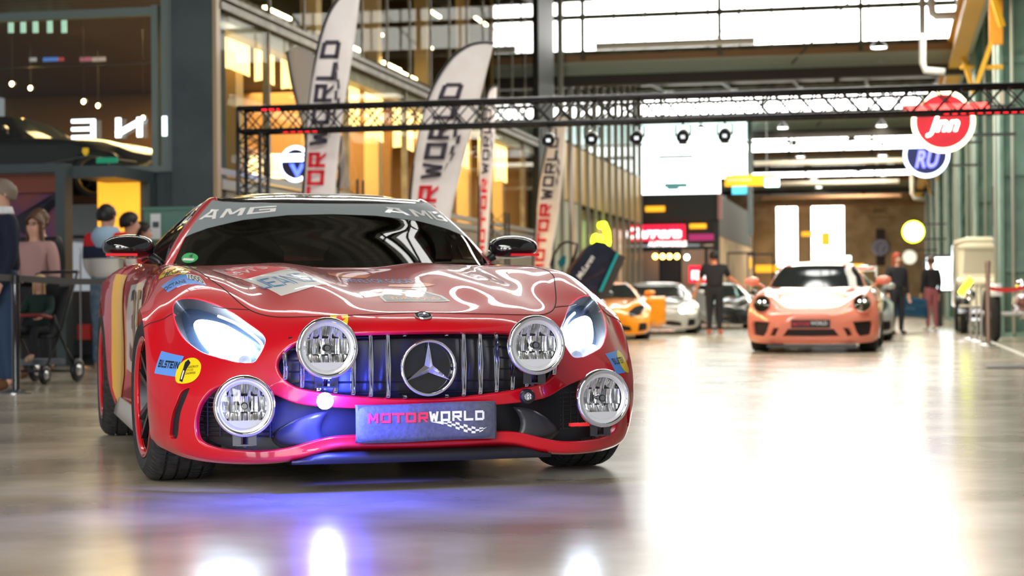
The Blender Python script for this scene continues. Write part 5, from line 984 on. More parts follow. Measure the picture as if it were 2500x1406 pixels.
# ================= the other cars =================
def fullbody(S,m,root,step=.34,holes=(),rmax=None,name='body'):
    rm=rmax or S.R-1; return panel(name,S,[(-(S.C-1),0),(S.C-1,0),(S.C-1,rm),(-(S.C-1),rm)],m,root,holes=holes,step=step,flange=False)
def coupe(s,t,th,scale,paint,label,roofm=None,lampm=None,wheels=True,glass=None,group=None,step=.34,rim=None,z=0):
    "low two seat coupe built with the same skin surfaces"
    c=Hh(s,t,z); r=empty('sports_car',tuple(c),th,label,'car',group); r.scale=scale
    G_=glass or mat('dark_car_glass',(.015,.02,.022),.08,coat=.5)
    fullbody(SB,paint,r,step,holes=[sym([(0,3.7),(2.5,3.7),(4.0,3.2),(4.2,2.3),(0,2.2)])])
    panel('intake',SB,sym([(0,3.7),(2.5,3.7),(4.0,3.2),(4.2,2.3),(0,2.2)]),BLACK,r,off=-.03,step=.4,flange=False)
    panel('windscreen',SC,sym([(0,.05),(3.7,.05),(3.6,1.95),(0,1.98)]),G_,r,step=.3,flange=False,off=.003)
    panel('roof',SC,sym([(0,0),(6,0),(6,8),(0,8)]),roofm or paint,r,step=.34,flange=False)
    for q in (1,-1):
        panel('side_window',SC,[(c_*q,r_) for c_,r_ in [(4.66,.3),(4.34,1.0),(4.3,2.1),(4.3,5),(4.6,5.8),(5.8,5.8),(5.8,.4)]],G_,r,step=.3,flange=False,off=.004)
        panel('headlight',SB,[(c_*q,r_) for c_,r_ in HL],lampm or mat('lamp_dark',(.03,.03,.035),.1,coat=.5),r,step=.3,flange=False,off=.004)
        panel('side_intake',SB,[(c_*q,r_) for c_,r_ in [(5.0,2.2),(6.6,2.0),(6.3,3.9),(5.2,3.9)]],BLACK,r,step=.3,flange=False,off=.004)
        wheel((.845*q,.92,.337),.337,.26,q,0,detail=False,parent=r,spokes=5,rimcol=rim); wheel((.84*q,3.55,.345),.345,.3,q,0,detail=False,parent=r,spokes=5,rimcol=rim)
        m=MB(); m.lathe([(0,-.11),(.05,-.09),(.062,0),(.045,.08),(0,.1)],14,Matrix.Translation((1.0*q,2.2,1.0))@Matrix.Rotation(PI/2,4,'Y')); m.bar((.86*q,2.2,.93),(.95*q,2.2,.97),.03); m.build('mirror',paint,r,smooth=True)
    MB().box((-.7,.45,.14),(.7,4.2,.45)).build('underbody',LINER,r)
    return r
def paintm(n,c,metal=0): return mat(n,c,.28,metal,coat=1)
X=lambda x,t:at_t(x,735,t)[0]
orange=coupe(X(1455,32.6),32.6,math.radians(-4),(1.0,1,.87),paintm('orange_paint',(.95,.32,.01)),'orange sports car with open door between the red car and the silver car')
# its open door
q=MB(); q.grid(lambda u,v:(1.0+.30*u,1.75+.5*u,.30+.62*v-.06*math.sin(PI*u)*(1-v)),8,6); o=q.build('open_door',MATS['orange_paint'],orange,smooth=True); o.modifiers.new('s','SOLIDIFY').thickness=.09
silver=coupe(X(1590,38.5),38.5,math.radians(-7),(1.0,1,.90),paintm('silver_paint',(.62,.60,.57),.4),'silver white sports car with a lit headlight and raised grey door',lampm=mat('lamp_lit',(1,1,.7),.4,emit=5,ecol=(.95,1,.6)))
q=MB(); q.grid(lambda u,v:(.95+.42*u-.08*v,1.3+.9*u,.42-.28*u*(1-v)+(.72)*v*(1-.55*u)),8,8); o=q.build('raised_door',paintm('grey_door',(.33,.31,.28),.3),silver,smooth=True); o.modifiers.new('s','SOLIDIFY').thickness=.08
coupe(X(1742,45.5),45.5,math.radians(-8),(1.0,1,.93),paintm('black_paint',(.012,.013,.015)),'black sports car standing behind the worker in the dark shirt')
# dark car with dihedral doors, mostly behind the red car
dark=coupe(X(1330,27.4),27.4,math.radians(-2),(1.0,1,.84),paintm('navy_paint',(.008,.014,.03)),'dark blue sports car with upswung doors behind the red car')
DN=noisy(mat('door_navy',(.008,.015,.035),.35,coat=.4),(.006,.01,.025),(.012,.022,.045),6)
a=at_t(1380,660,27.9); C0=Hh(X(1330,27.4),27.4,0); 
def dpt(x,y,t,off=0): # photo point -> dark car local coordinates
    p=Vector(Hh(*at_t(x,y,t)[:2],at_t(x,y,t)[2]))-C0; th=math.radians(-2); p=Vector((p.x*math.cos(th)+p.y*math.sin(th),-p.x*math.sin(th)+p.y*math.cos(th),p.z)); return (p.x,p.y+off,p.z/.84)
def slab(name,pts,t,th_,m,label=None,root=dark):
    f=[dpt(x,y,t+(x-1380)*.004) for x,y in pts]; b=[(p[0],p[1]+th_,p[2]) for p in f]; n=len(f)
    o=mk(name,f+b,[tuple(range(n)),tuple(range(2*n-1,n-1,-1))]+[(i,i+n,(i+1)%n+n,(i+1)%n) for i in range(n)],m,root); 
    if label: o['label']=label
    return o
slab('raised_door',[(1372,690),(1385,655),(1425,608),(1455,588),(1478,592),(1508,618),(1470,700),(1455,730),(1400,720)],28.0,.07,DN,'dark raised door')
slab('door_inner_trim',[(1508,618),(1528,628),(1500,690),(1480,730),(1458,735),(1468,700)],28.05,.05,mat('door_trim',(.05,.045,.045),.5))
slab('teal_stripe',[(1506,616),(1512,618),(1470,712),(1462,712)],27.95,.02,mat('teal',(.01,.35,.36),.4))
slab('door_edge',[(1372,690),(1385,655),(1425,608),(1432,606),(1395,655),(1380,695)],27.93,.03,mat('door_bronze',(.10,.05,.03),.4))
V,F,_=textpoly('Lamborghini'[:0]+'McLaren',.012,0)
mk('door_lettering',[dpt(1412+ (1446-1412)*x*1.0-10*(y)+6,682-(682-630)*x+ -2*y-8*y,27.9) for x,y in V],F,mat('letter_pale',(.75,.75,.75),.5),dark)
q=MB(); q.tube([dpt(x,y,28.4) for x,y in ((1345,650),(1352,622),(1368,597),(1385,590),(1410,596),(1405,620),(1392,650))],.028,6); q.build('window_frame_open',BLACK,dark,smooth=True)
slab('raised_mirror',[(1362,640),(1372,625),(1382,624),(1380,645),(1368,655)],28.3,.06,mat('teal_dark',(.01,.12,.14),.3))
# ---------- pink rear engined coupe ----------
G9=[ # u, back, height
[(0,.10,.125),(.22,.10,.125),(.42,.14,.125),(.60,.22,.125),(.73,.33,.13),(.82,.45,.14),(.88,.53,.16),(.90,.58,.18)],
[(0,.05,.20),(.22,.055,.20),(.42,.09,.20),(.60,.17,.20),(.74,.29,.20),(.84,.42,.21),(.90,.52,.22),(.92,.57,.23)],
[(0,.03,.33),(.22,.035,.33),(.42,.07,.33),(.60,.16,.33),(.74,.28,.33),(.85,.42,.33),(.91,.52,.33),(.925,.56,.33)],
[(0,.05,.45),(.22,.055,.45),(.42,.10,.45),(.60,.19,.46),(.74,.31,.47),(.85,.44,.47),(.91,.53,.46),(.925,.58,.45)],
[(0,.10,.54),(.22,.11,.545),(.42,.17,.55),(.57,.26,.57),(.70,.35,.59),(.82,.47,.59),(.905,.58,.56),(.925,.64,.54)],
[(0,.30,.62),(.22,.31,.625),(.41,.36,.635),(.54,.42,.68),(.67,.48,.73),(.80,.58,.70),(.90,.70,.64),(.925,.76,.61)],
[(0,.60,.70),(.22,.60,.70),(.40,.62,.71),(.52,.66,.76),(.65,.70,.81),(.79,.76,.79),(.90,.86,.71),(.92,.92,.675)],
[(0,1.0,.79),(.22,1.0,.79),(.40,1.0,.80),(.53,1.0,.83),(.66,1.0,.865),(.79,1.02,.84),(.895,1.08,.74),(.915,1.10,.66)],
[(0,1.35,.87),(.22,1.36,.87),(.42,1.38,.87),(.55,1.4,.875),(.68,1.4,.88),(.80,1.38,.84),(.885,1.34,.70),(.905,1.30,.50)],
[(0,1.6,.89),(.22,1.6,.89),(.42,1.6,.89),(.56,1.6,.89),(.70,1.6,.89),(.80,1.55,.85),(.875,1.5,.60),(.89,1.42,.22)],
[(0,2.6,.92),(.22,2.6,.92),(.42,2.6,.92),(.58,2.6,.92),(.72,2.6,.92),(.82,2.6,.87),(.89,2.6,.60),(.90,2.6,.18)],
[(0,3.3,.92),(.22,3.3,.92),(.42,3.3,.92),(.56,3.3,.92),(.72,3.3,.92),(.88,3.3,.86),(.93,3.2,.62),(.93,3.15,.5)],
[(0,3.8,.90),(.22,3.8,.90),(.42,3.8,.90),(.56,3.8,.90),(.72,3.8,.88),(.86,3.75,.82),(.92,3.7,.70),(.925,3.6,.68)],
[(0,4.35,.82),(.22,4.35,.82),(.40,4.33,.82),(.54,4.3,.81),(.68,4.24,.78),(.80,4.15,.70),(.86,4.05,.5),(.87,3.98,.35)],
[(0,4.5,.45),(.22,4.5,.45),(.40,4.48,.45),(.54,4.45,.45),(.66,4.4,.42),(.76,4.3,.4),(.80,4.2,.35),(.81,4.1,.3)]]
C9=[
[(0,1.42,.86),(.25,1.43,.865),(.48,1.50,.87),(.64,1.62,.875),(.72,1.75,.88),(.74,1.78,.88),(.76,1.8,.88)],
[(0,1.72,1.04),(.22,1.73,1.04),(.43,1.79,1.04),(.575,1.90,1.045),(.645,2.02,1.05),(.70,2.05,.97),(.77,2.1,.89)],
[(0,2.02,1.21),(.2,2.03,1.21),(.37,2.07,1.205),(.48,2.15,1.20),(.545,2.28,1.19),(.65,2.3,1.05),(.78,2.35,.90)],
[(0,2.35,1.265),(.2,2.35,1.26),(.35,2.37,1.255),(.46,2.42,1.235),(.54,2.5,1.19),(.66,2.55,1.05),(.79,2.6,.91)],
[(0,2.9,1.255),(.2,2.9,1.25),(.34,2.9,1.24),(.44,2.9,1.22),(.52,2.9,1.17),(.64,2.9,1.04),(.80,2.9,.91)],
[(0,3.5,1.13),(.18,3.5,1.13),(.31,3.5,1.12),(.41,3.5,1.10),(.49,3.5,1.06),(.60,3.5,.98),(.78,3.5,.90)],
[(0,4.15,.90),(.16,4.15,.90),(.28,4.15,.895),(.37,4.15,.89),(.44,4.15,.88),(.53,4.15,.87),(.66,4.15,.86)]]
S9,SC9=Surf(G9),Surf(C9)
PINK=paintm('pink_paint',(.93,.27,.17)); c=Hh(-1.0,24.35,0)
p9=empty('sports_car',tuple(c),math.radians(-12.5),'salmon pink rear engined sports car with dark intakes in the aisle','car'); p9.scale=(.95,1,1)
I1=sym([(0,2.05),(1.25,2.05),(1.6,1.15),(0,1.08)]); I1=[(0,2.05),(1.2,2.05),(1.6,1.1),(0,1.05)]
HO=[sym([(0,2.0),(1.5,2.0),(1.95,1.15),(0,1.08)])]+[[(c_*q,r_) for c_,r_ in [(2.8,2.72),(4.9,2.75),(5.15,2.4),(4.95,1.2),(3.5,1.1),(3.15,1.6)]] for q in (1,-1)]+[[(c_*q,r_) for c_,r_ in [(2.1,2.1),(2.6,2.1),(2.95,1.25),(2.45,1.12)]] for q in (1,-1)]
panel('body',S9,[(-7,0),(7,0),(7,14),(-7,14)],PINK,p9,holes=HO,step=.25,roll=[.003,.01,.01,.01,.01,.01],depth=[.01]+[.05]*5)
for h in HO: panel('intake',S9,h,mat('intake_dark',(.02,.012,.015),.6),p9,off=-.045,step=.3,flange=False)
panel('windscreen',SC9,sym([(0,.05),(3.7,.05),(3.62,1.9),(0,1.98)]),mat('dark_car_glass',(.015,.02,.022),.08,coat=.5),p9,step=.25,flange=False,off=.003)
panel('roof',SC9,sym([(0,0),(6,0),(6,6),(0,6)]),PINK,p9,step=.25,flange=False)
for q in (1,-1):
    panel('side_window',SC9,[(c_*q,r_) for c_,r_ in [(4.66,.3),(4.34,1.0),(4.3,2.1),(4.3,4),(4.6,5.2),(5.8,5.0),(5.8,.4)]],MATS['dark_car_glass'],p9,step=.3,flange=False,off=.004)
    p=Vector((.70*q,.335,.655)); n=Vector((.12*q,-1,.42)).normalized(); M=Matrix.Translation(p)@n.to_track_quat('Z','Y').to_matrix().to_4x4(); h=empty('headlight',parent=p9)
    MB().lathe([(.135,-.05),(.135,.012),(.127,.02),(.12,.012)],28,M).build('lamp_ring',PINK,h,smooth='auto')
    MB().lathe([(0,-.01),(.06,0),(.122,.01)],28,M).build('lamp_bowl',mat('bowl_dark',(.05,.04,.02),.15,.6),h,smooth=True); MB().lathe([(0,.028),(.06,.024),(.122,.01)],28,M).build('lamp_glass',LG,h,smooth=True)
    k=MB(); 
    for sx in (-.035,.035): k.lathe([(0,.02),(.012,.018),(.014,.01)],10,M@Matrix.Translation((sx,.035,0)))
    k.build('lamp_led',mat('led_white',(1,1,.9),.4,emit=5),h)
    wheel((.77*q,.96,.33),.33,.25,q,0,detail=False,parent=p9,spokes=8); wheel((.77*q,3.42,.35),.35,.31,q,0,detail=False,parent=p9,spokes=8)
    m=MB(); m.lathe([(0,-.12),(.05,-.10),(.07,0),(.05,.09),(0,.11)],14,Matrix.Translation((.98*q,1.92,.98))@Matrix.Rotation(PI/2,4,'Y')); m.bar((.80*q,1.92,.90),(.9*q,1.92,.95),.03); m.build('mirror',PINK,p9,smooth=True)
    q_=MB(); q_.bar((.45*q,4.2,.85),(.45*q,4.3,1.2),.02,.12); q_.build('wing_strut',BLACK,p9)
q=MB(); q.grid(lambda u,v:((u-.5)*1.55,4.15+.28*v,1.20+.03*v-.02*math.sin(PI*v)),10,4); o=q.build('rear_wing',PINK,p9,smooth=True); o.modifiers.new('s','SOLIDIFY').thickness=.03
MB().box((-.65,.5,.14),(.65,4.1,.45)).build('underbody',LINER,p9)
q=MB(); q.box((-.27,.012,.335),(.27,.03,.445)); q.build('number_plate',mat('plate_black',(.015,.015,.018),.5),p9,)
words('plate_lettering','MOTOR',lambda x,y:(-.25+.24*x,.008,.365+.05*y),mat('plate_red',(.8,.02,.04),.5),p9,bold=.02); words('plate_lettering','WORLD',lambda x,y:(.0+.23*x,.008,.375+.05*y),mat('plate_white',(.8,.8,.8),.5),p9,bold=.02)
panel('hood_print',S9,[(1.6*math.cos(a),6.15+1.25*math.sin(a)) for a in np.linspace(0,2*PI,24)[:-1]],mat('print_white',(.85,.85,.8),.3,coat=.6),p9,step=.3,flange=False,off=.003)
V,F,_=textpoly('200',.01,0); Q=np.array([(-1+2*x,5.75+.6*y) for x,y in V]); P,N=sev(S9,Q[:,0],Q[:,1],.006); mk('print_numbers',P,F,mat('print_green',(.02,.15,.1),.4),p9,normals=N)
q=MB(); q.box((-.62,.12,.075),(.62,.2,.115)); q.build('front_lip',BLACK,p9)
panel('side_stripe',S9,[(c_,r_) for c_,r_ in [(5.3,9.4),(5.3,10.6),(6.9,10.6),(6.9,9.7)]],paintm('side_orange',(.8,.25,.02)),p9,step=.3,flange=False,off=.004)
# cars queued behind it
sil2=coupe(-.85,31.0,math.radians(-9),(1.0,1,.95),paintm('grey_paint',(.45,.47,.46),.3),'grey race car with white wing queued behind the pink car')
q=MB(); q.box((-.85,4.3,1.32),(.85,4.6,1.36)); q.box((-.86,4.2,1.2),(-.84,4.65,1.42)); q.box((.84,4.2,1.2),(.86,4.65,1.42)); q.box((-.5,4.4,.9),(-.46,4.5,1.32)); q.box((.46,4.4,.9),(.5,4.5,1.32)); q.build('rear_wing',WHITE,sil2)
blue=coupe(-.95,38.5,math.radians(-10),(1.0,1,.95),paintm('blue_paint',(.015,.07,.14)),'dark blue car with its door swung open behind the queue')
q=MB(); q.grid(lambda u,v:(1.0+.88*u,1.9+.2*u,.34+.48*v-.05*(u**3)*(1-v)-.1*(u**4)*v),10,6); o=q.build('open_door',MATS['blue_paint'],blue,smooth=True); o.modifiers.new('s','SOLIDIFY').thickness=.1
q=MB(); q.tube([(1.15,1.92,.87),(1.2,1.95,.95),(1.4,1.98,.93),(1.42,2,.85)],.02,6); q.build('door_handle_frame',BLACK,blue)
words('door_lettering','GTR',lambda x,y:(1.3+.3*x,1.84,.5+.06*y),mat('letter_dim',(.1,.15,.2),.5),blue)
# black coupe on the upper floor behind the corner window
fer=coupe(-11.3,23.6,math.radians(90),(1.0,1,.95),paintm('black_lacquer',(.006,.006,.008)),'black coupe parked on the upper floor behind the corner window',z=1.95,rim=mat('rim_gold',(.5,.3,.05),.3,.8)); fer.rotation_euler=(0,0,math.radians(90)-PHI); fer.location=Hh(-9.15,22.95,2.08)
p=Vector((.96,1.0,.62)); q=MB(); q.prism([(-.04,.05),(.04,.05),(.045,-.01),(0,-.07),(-.045,-.01)],-.004,.004,Matrix.Translation((-.985,1.05,.66))@Matrix.Rotation(PI/2,4,'Z')); q.build('shield_badge',mat('badge_yellow',(.9,.55,.02),.4,emit=.3),fer)
q=MB(); q.tube([(-.96,.35,.50),(-1.0,1.0,.60),(-1.0,1.6,.50),(-.97,2.6,.47),(-.99,3.3,.52)],.012,6); q.build('bright_trim',STEEL,fer,smooth=True)
# dark car inside the long glass front near the corner
f2=coupe(-9.3,26.9,0,(1.0,1,.95),MATS['black_lacquer'],'dark car inside the long glass front beside the corner post',z=1.95); f2.location=Hh(-9.4,27,2.08); f2.rotation_euler=(0,0,math.radians(5))
# ---------- cream vintage van ----------
c=(1.62+.75,38.0); v=empty('vintage_van',tuple(Hh(2.14,37.4,0)),-PHI,'cream vintage van with a stepped roof line on the right','van')
CRM=mat('cream_body',(.80,.72,.52),.35,coat=.6)
prof=[(.55,0),(.55,.18),(.62,.5),(.95,.62),(1.15,.95),(1.2,1.2),(1.78,1.42),(1.92,1.7),(1.95,4.2),(1.7,4.4),(.55,4.4)] # (z, y)
q=MB(); n=len(prof); W_=.72
V=[]; 
for k,w in enumerate((-1,-.94,.94,1)): V+=[(w*W_,y+( .06 if abs(w)==1 else 0),z-(.06 if abs(w)==1 and z>1 else 0)) for z,y in prof]
F=[]
for a in range(3): F+=[(a*n+i,a*n+i+1,(a+1)*n+i+1,(a+1)*n+i) for i in range(n-1)]
F+=[tuple(range(n)),tuple(3*n+i for i in range(n))[::-1]]
q.add(V,F); o=q.build('body_shell',CRM,v,smooth='auto'); bevel(o,.05,3)
q=MB(); q.box((-.55,1.22,1.28),(-.03,1.24,1.7)); q.box((.03,1.22,1.28),(.55,1.24,1.7)); 
q=MB(); q.add([(-.6,1.20,1.24),(.6,1.20,1.24),(.56,1.40,1.74),(-.56,1.40,1.74)],[(0,1,2,3)]); q.build('windscreen',mat('van_glass',(.42,.38,.28),.15,coat=.5),v)
q=MB(); q.tube([(-.76,1.35,1.86),(-.5,1.25,1.93),(.5,1.25,1.93),(.76,1.35,1.86)],.06,8); q.build('roof_peak',CRM,v,smooth=True); MB().box((.0,1.2,1.86),(.32,1.3,1.99)).build('blue_roof_panel',mat('van_blue',(.05,.22,.5),.4),v)
q=MB(); q.box((-.6,.1,.32),(.6,4.3,.55)); q.build('chassis',BLACK,v); q=MB(); q.box((-.75,-.15,.42),(.75,-.08,.52)); q.bar((-.6,-.1,.3),(.6,-.1,.3),.05); q.build('bumper',CHROME,v)
for sx in (-1,1):
    MB().lathe([(.09,-.1),(.11,0),(.10,.03),(.0,.045)],20,Matrix.Translation((.5*sx,-.02,.78))@Matrix.Rotation(PI/2,4,'X')).build('headlamp',CHROME,v,smooth=True)
    wheel((.62*sx,.75,.34),.34,.16,sx,0,detail=False,parent=v,spokes=6); wheel((.62*sx,3.4,.34),.34,.16,sx,0,detail=False,parent=v,spokes=6)
    q=MB(); q.grid(lambda a,b:(sx*(.5+.26*b),.75-.45*math.cos(PI*a),.36+.42*math.sin(PI*a)),12,2); o=q.build('mudguard',BLACK,v,smooth=True); o.modifiers.new('s','SOLIDIFY').thickness=.015
# ---------- red vintage racer with tall wire wheels ----------
v=empty('vintage_racing_car',tuple(Hh(2.45,30.5,0)),-PHI,'red vintage racing car with tall narrow tyres behind the rope posts','car'); v.scale=(1,.8,1)
q=MB(); q.lathe([(.05,-.1),(.24,0),(.30,.5),(.32,1.6),(.34,2.4),(.28,3.2),(.12,3.9),(.0,4.0)],20,Matrix.Translation((0,0,.62))@Matrix.Rotation(-PI/2,4,'X')); q.build('body_shell',paintm('vintage_red',(.25,.02,.02)),v,smooth=True)
q=MB(); q.add([(-.3,1.5,.9),(.3,1.5,.9),(.26,1.62,1.08),(-.26,1.62,1.08)],[(0,1,2,3)]); q.build('windscreen',LG,v); MB().box((-.28,1.9,.8),(.28,2.4,1.02)).build('seat_back',mat('leather_brown',(.12,.05,.02),.6),v)
q=MB(); q.tube([(-.85,.35,.45),(.85,.35,.45)],.03,8); q.tube([(-.85,3.0,.45),(.85,3.0,.45)],.03,8); q.build('axle',STEEL,v)
for sx in (-1,1):
    for y in (.35,3.0):
        w_=empty('wheel',parent=v); w_.location=(.72*sx,y,.44); M=Matrix.Rotation(PI/2,4,'Y')
        q=MB(); q.tube([(0,.36*math.cos(a),.36*math.sin(a)) for a in np.linspace(0,2*PI,33)[:-1]],.082,10,closed=True); q.build('tyre',TYRE,w_,smooth=True)
        q=MB(); [q.tube([(0,0,0),(0,.29*math.cos(a),.29*math.sin(a))],.004,4) for a in np.linspace(0,2*PI,17)[:-1]]; q.lathe([(0,-.1),(.06,-.09),(.06,.09),(0,.1)],14,M); q.build('wire_spokes',STEEL,w_)
        MB().lathe([(.29,-.04),(.28,0),(.29,.04)],32,M).build('rim',mat('rim_redv',(.3,.03,.02),.4),w_,smooth=True)
    q=MB(); q.lathe([(.1,-.12),(.12,0),(.0,.05)],16,Matrix.Translation((.3*sx,-.05,.9))@Matrix.Rotation(PI/2,4,'X')); q.build('headlamp',CHROME,v,smooth=True)
    q=MB(); q.grid(lambda a,b:(.72*sx+(b-.5)*.2,.35-.5*math.cos(PI*(.2+.7*a)),.45+.50*math.sin(PI*(.2+.7*a))),10,1); o=q.build('mudguard',WHITE,v,smooth=True); o.modifiers.new('s','SOLIDIFY').thickness=.01
tag(hb('yellow_gantry',[((2.5,34.1,0),(2.56,34.16,1.75)),((3.1,34.1,0),(3.16,34.16,1.75)),((2.5,34.1,1.69),(3.16,34.16,1.75)),((2.5,34.1,1.15),(3.16,34.16,1.25))],YEL_),'yellow upright gantry behind the vintage racing car','frame')
# ================= people =================
SKIN=mat('skin',(.62,.34,.24),.5); SKINW=mat('skin_warm',(.75,.26,.14),.5)
def skinmesh(name,nodes,edges,m,parent,root=0,sub=2,label=None):
    bm=bmesh.new(); lay=bm.verts.layers.skin.verify(); K={}
    for k,(p,r) in nodes.items():
        v=bm.verts.new(p); v[lay].radius=(r,r) if not isinstance(r,tuple) else r; K[k]=v
    for a,b in edges: bm.edges.new((K[a],K[b]))
    bm.verts.ensure_lookup_table(); 
    for v in bm.verts: v[lay].use_root=False
    K[root][lay].use_root=True
    me=bpy.data.meshes.new(name); bm.to_mesh(me); bm.free(); me.materials.append(m)
    o=bpy.data.objects.new(name,me); link(o,parent); s=o.modifiers.new('skin','SKIN'); s.use_smooth_shade=True; s.branch_smoothing=.4
    u=o.modifiers.new('sub','SUBSURF'); u.levels=sub; u.render_levels=sub
    if label: o['label']=label
    return o
def person(s,t,face,H,label,top,bottom,shoe,hair,arms,legs=None,hairlen=0,skin=None,z=0,lean=0,girth=1,glasses=False,hood=None,sit=False,topz=.0,nohair=False,collar=None,skirt=0,sleeve='wrist'):
    "arms: two elbow/wrist targets in units of H, local axes: x = own left, -y = facing"
    r=empty('person',tuple(Hh(s,t,z)),face,label,'person'); sk=skin or SKIN; g=girth; h=H
    hp_=.50*h if not sit else .30*h
    P={'pel':((0,0,hp_+.03*h),.085*h*g),'wai':((0,-.005*h,hp_+.11*h),(.075*h*g,.06*h*g)),'che':((0,0+lean*.5,hp_+.23*h),(.10*h*g,.068*h*g)),'nb':((0,.005*h+lean,hp_+.315*h),.05*h),'nk':((0,-.002*h+lean,hp_+.345*h),.034*h),
       'h1':((0,-.012*h+lean,hp_+.385*h),(.043*h,.05*h)),'h2':((0,-.006*h+lean,hp_+.43*h),(.046*h,.058*h)),'h3':((0,.0+lean,hp_+.465*h),(.034*h,.042*h)),'no':((0,-.068*h+lean,hp_+.405*h),.009*h)}
    E=[('pel','wai'),('wai','che'),('che','nb'),('nb','nk'),('nk','h1'),('h1','h2'),('h2','h3'),('h1','no')]
    ft={'pel','wai','che','nb'}
    for i,sg in ((0,1),(1,-1)):
        sh=(sg*.105*h*g,lean,hp_+.295*h); el=arms[i][0]; wr=arms[i][1]; el=(el[0]*h,el[1]*h,el[2]*h); wr=(wr[0]*h,wr[1]*h,wr[2]*h); d=(Vector(wr)-Vector(el)).normalized(); pa=Vector(wr)+d*.045*h
        P.update({'s%d'%i:(sh,.038*h*g),'e%d'%i:(el,.027*h),'w%d'%i:(wr,.017*h),'p%d'%i:(tuple(pa),(.022*h,.013*h))}); E+=[('che','s%d'%i),('s%d'%i,'e%d'%i),('e%d'%i,'w%d'%i),('w%d'%i,'p%d'%i)]
        side=d.cross(Vector((0,1,0.001))).normalized(); dn=d.cross(side).normalized()
        for f in range(4):
            o_=(f-1.5)*.011*h; L=(.026,.030,.028,.021)[f]*h; a=pa+side*o_+d*.02*h; b=a+d*L*.8+dn*.004*h; c=b+d*L*.6+dn*.014*h*.8
            for nm,q,rr in (('a',a,.0052),('b',b,.0048),('c',c,.004)): P['f%d%d%s'%(i,f,nm)]=(tuple(q),rr*h)
            E+=[('p%d'%i,'f%d%da'%(i,f)),('f%d%da'%(i,f),'f%d%db'%(i,f)),('f%d%db'%(i,f),'f%d%dc'%(i,f))]
        a=Vector(wr)+d*.022*h-side*.018*h*sg*0-Vector((0,.018*h,0)); b=a+d*.022*h-Vector((0,.012*h,0)); P['t%da'%i]=(tuple(a),.0062*h); P['t%db'%i]=(tuple(b),.005*h); E+=[('w%d'%i,'t%da'%i),('t%da'%i,'t%db'%i)]
        if legs: hi,kn,an=[tuple(c_*h for c_ in q) for q in legs[i]]
        else: hi,kn,an=(sg*.05*h,0,.49*h),(sg*.058*h,-.006*h,.275*h),(sg*.062*h,.012*h,.04*h)
        toe=(an[0]+sg*.01*h,an[1]-.105*h,max(.018*h,an[2]-.028*h)); 
        P.update({'q%d'%i:(hi,.056*h*g),'k%d'%i:(kn,.034*h*g),'a%d'%i:(an,.022*h),'o%d'%i:(toe,.018*h)}); E+=[('pel','q%d'%i),('q%d'%i,'k%d'%i),('k%d'%i,'a%d'%i),('a%d'%i,'o%d'%i)]
    skinmesh('body',{k:((p,tuple(x*.84 for x in q) if isinstance(q,tuple) else q*.84) if k in ('pel','wai','che','q0','q1','s0','s1') else (p,q)) for k,(p,q) in P.items()},E,sk,r,'pel')
    def sub(keys,grow,name,m,root,extra=None):
        N={k:(P[k][0],tuple(x*grow for x in P[k][1]) if isinstance(P[k][1],tuple) else P[k][1]*grow) for k in keys}
        EE=[e for e in E if e[0] in N and e[1] in N]
        if extra: N.update(extra[0]); EE+=extra[1]
        return skinmesh(name,N,EE,m,r,root)
    ex={}
    ak=['s0','e0','s1','e1']+(['w0','w1'] if sleeve=='wrist' else [])
    sub(['pel','wai','che','nb']+ak,1.24,'jacket' if sleeve=='wrist' else 'shirt',top,'che')
    sub(['wai','pel','q0','k0','a0','q1','k1','a1'],1.17,'trousers',bottom,'pel')
    for i in (0,1): sub(['a%d'%i,'o%d'%i],1.45,'shoe',shoe,'a%d'%i)
    c=Vector((0,-.004*h+lean,hp_+.425*h))
    for sx in (1,-1):
        q=MB(); q.lathe([(0,-.006*h),(.0055*h,0),(0,.006*h)],8,Matrix.Translation(c+Vector((sx*.019*h,-.050*h,.002*h)))); q.build('eye',mat('eye_dark',(.04,.03,.03),.2),r,smooth=True)
        q=MB(); q.lathe([(0,-.016*h),(.008*h,0),(0,.016*h)],8,Matrix.Translation(c+Vector((sx*.049*h,.004*h,-.01*h)))); q.build('ear',sk,r,smooth=True)
    MB().box((-.014*h,-.058*h,-.031*h),(.014*h,-.048*h,-.026*h),Matrix.Translation(c)).build('mouth',mat('lips',(.5,.15,.13),.5),r)
    if glasses:
        q=MB()
        for sx in (1,-1): q.tube([c+Vector((sx*.02*h+.014*h*math.cos(a),-.060*h,.002*h+.010*h*math.sin(a))) for a in np.linspace(0,2*PI,15)[:-1]],.0018*h,5,closed=True); q.tube([c+Vector((sx*.034*h,-.06*h,.003*h)),c+Vector((sx*.05*h,0,.003*h))],.0015*h,5)
        q.build('glasses',BLACK,r)
    if not nohair:
        rx,ry,rz=.056*h,.069*h,.064*h; rnd=random.Random(int(h*1000+s*77)); V=[];nu,nv=22,12
        for j in range(nv+1):
            for i in range(nu):
                ph=2*PI*i/nu; fr=.5+.5*math.cos(ph) # 1 at the front
                thm=math.radians(128-76*fr**2.2); th_=thm*j/nv; k=1+.05*rnd.uniform(-1,1)
                V.append(c+Vector((rx*k*math.sin(th_)*math.sin(ph),-ry*k*math.sin(th_)*math.cos(ph)+.004*h,rz*k*math.cos(th_)+.002*h)))
        F=[(j*nu+i,j*nu+(i+1)%nu,(j+1)*nu+(i+1)%nu,(j+1)*nu+i) for j in range(nv) for i in range(nu)]
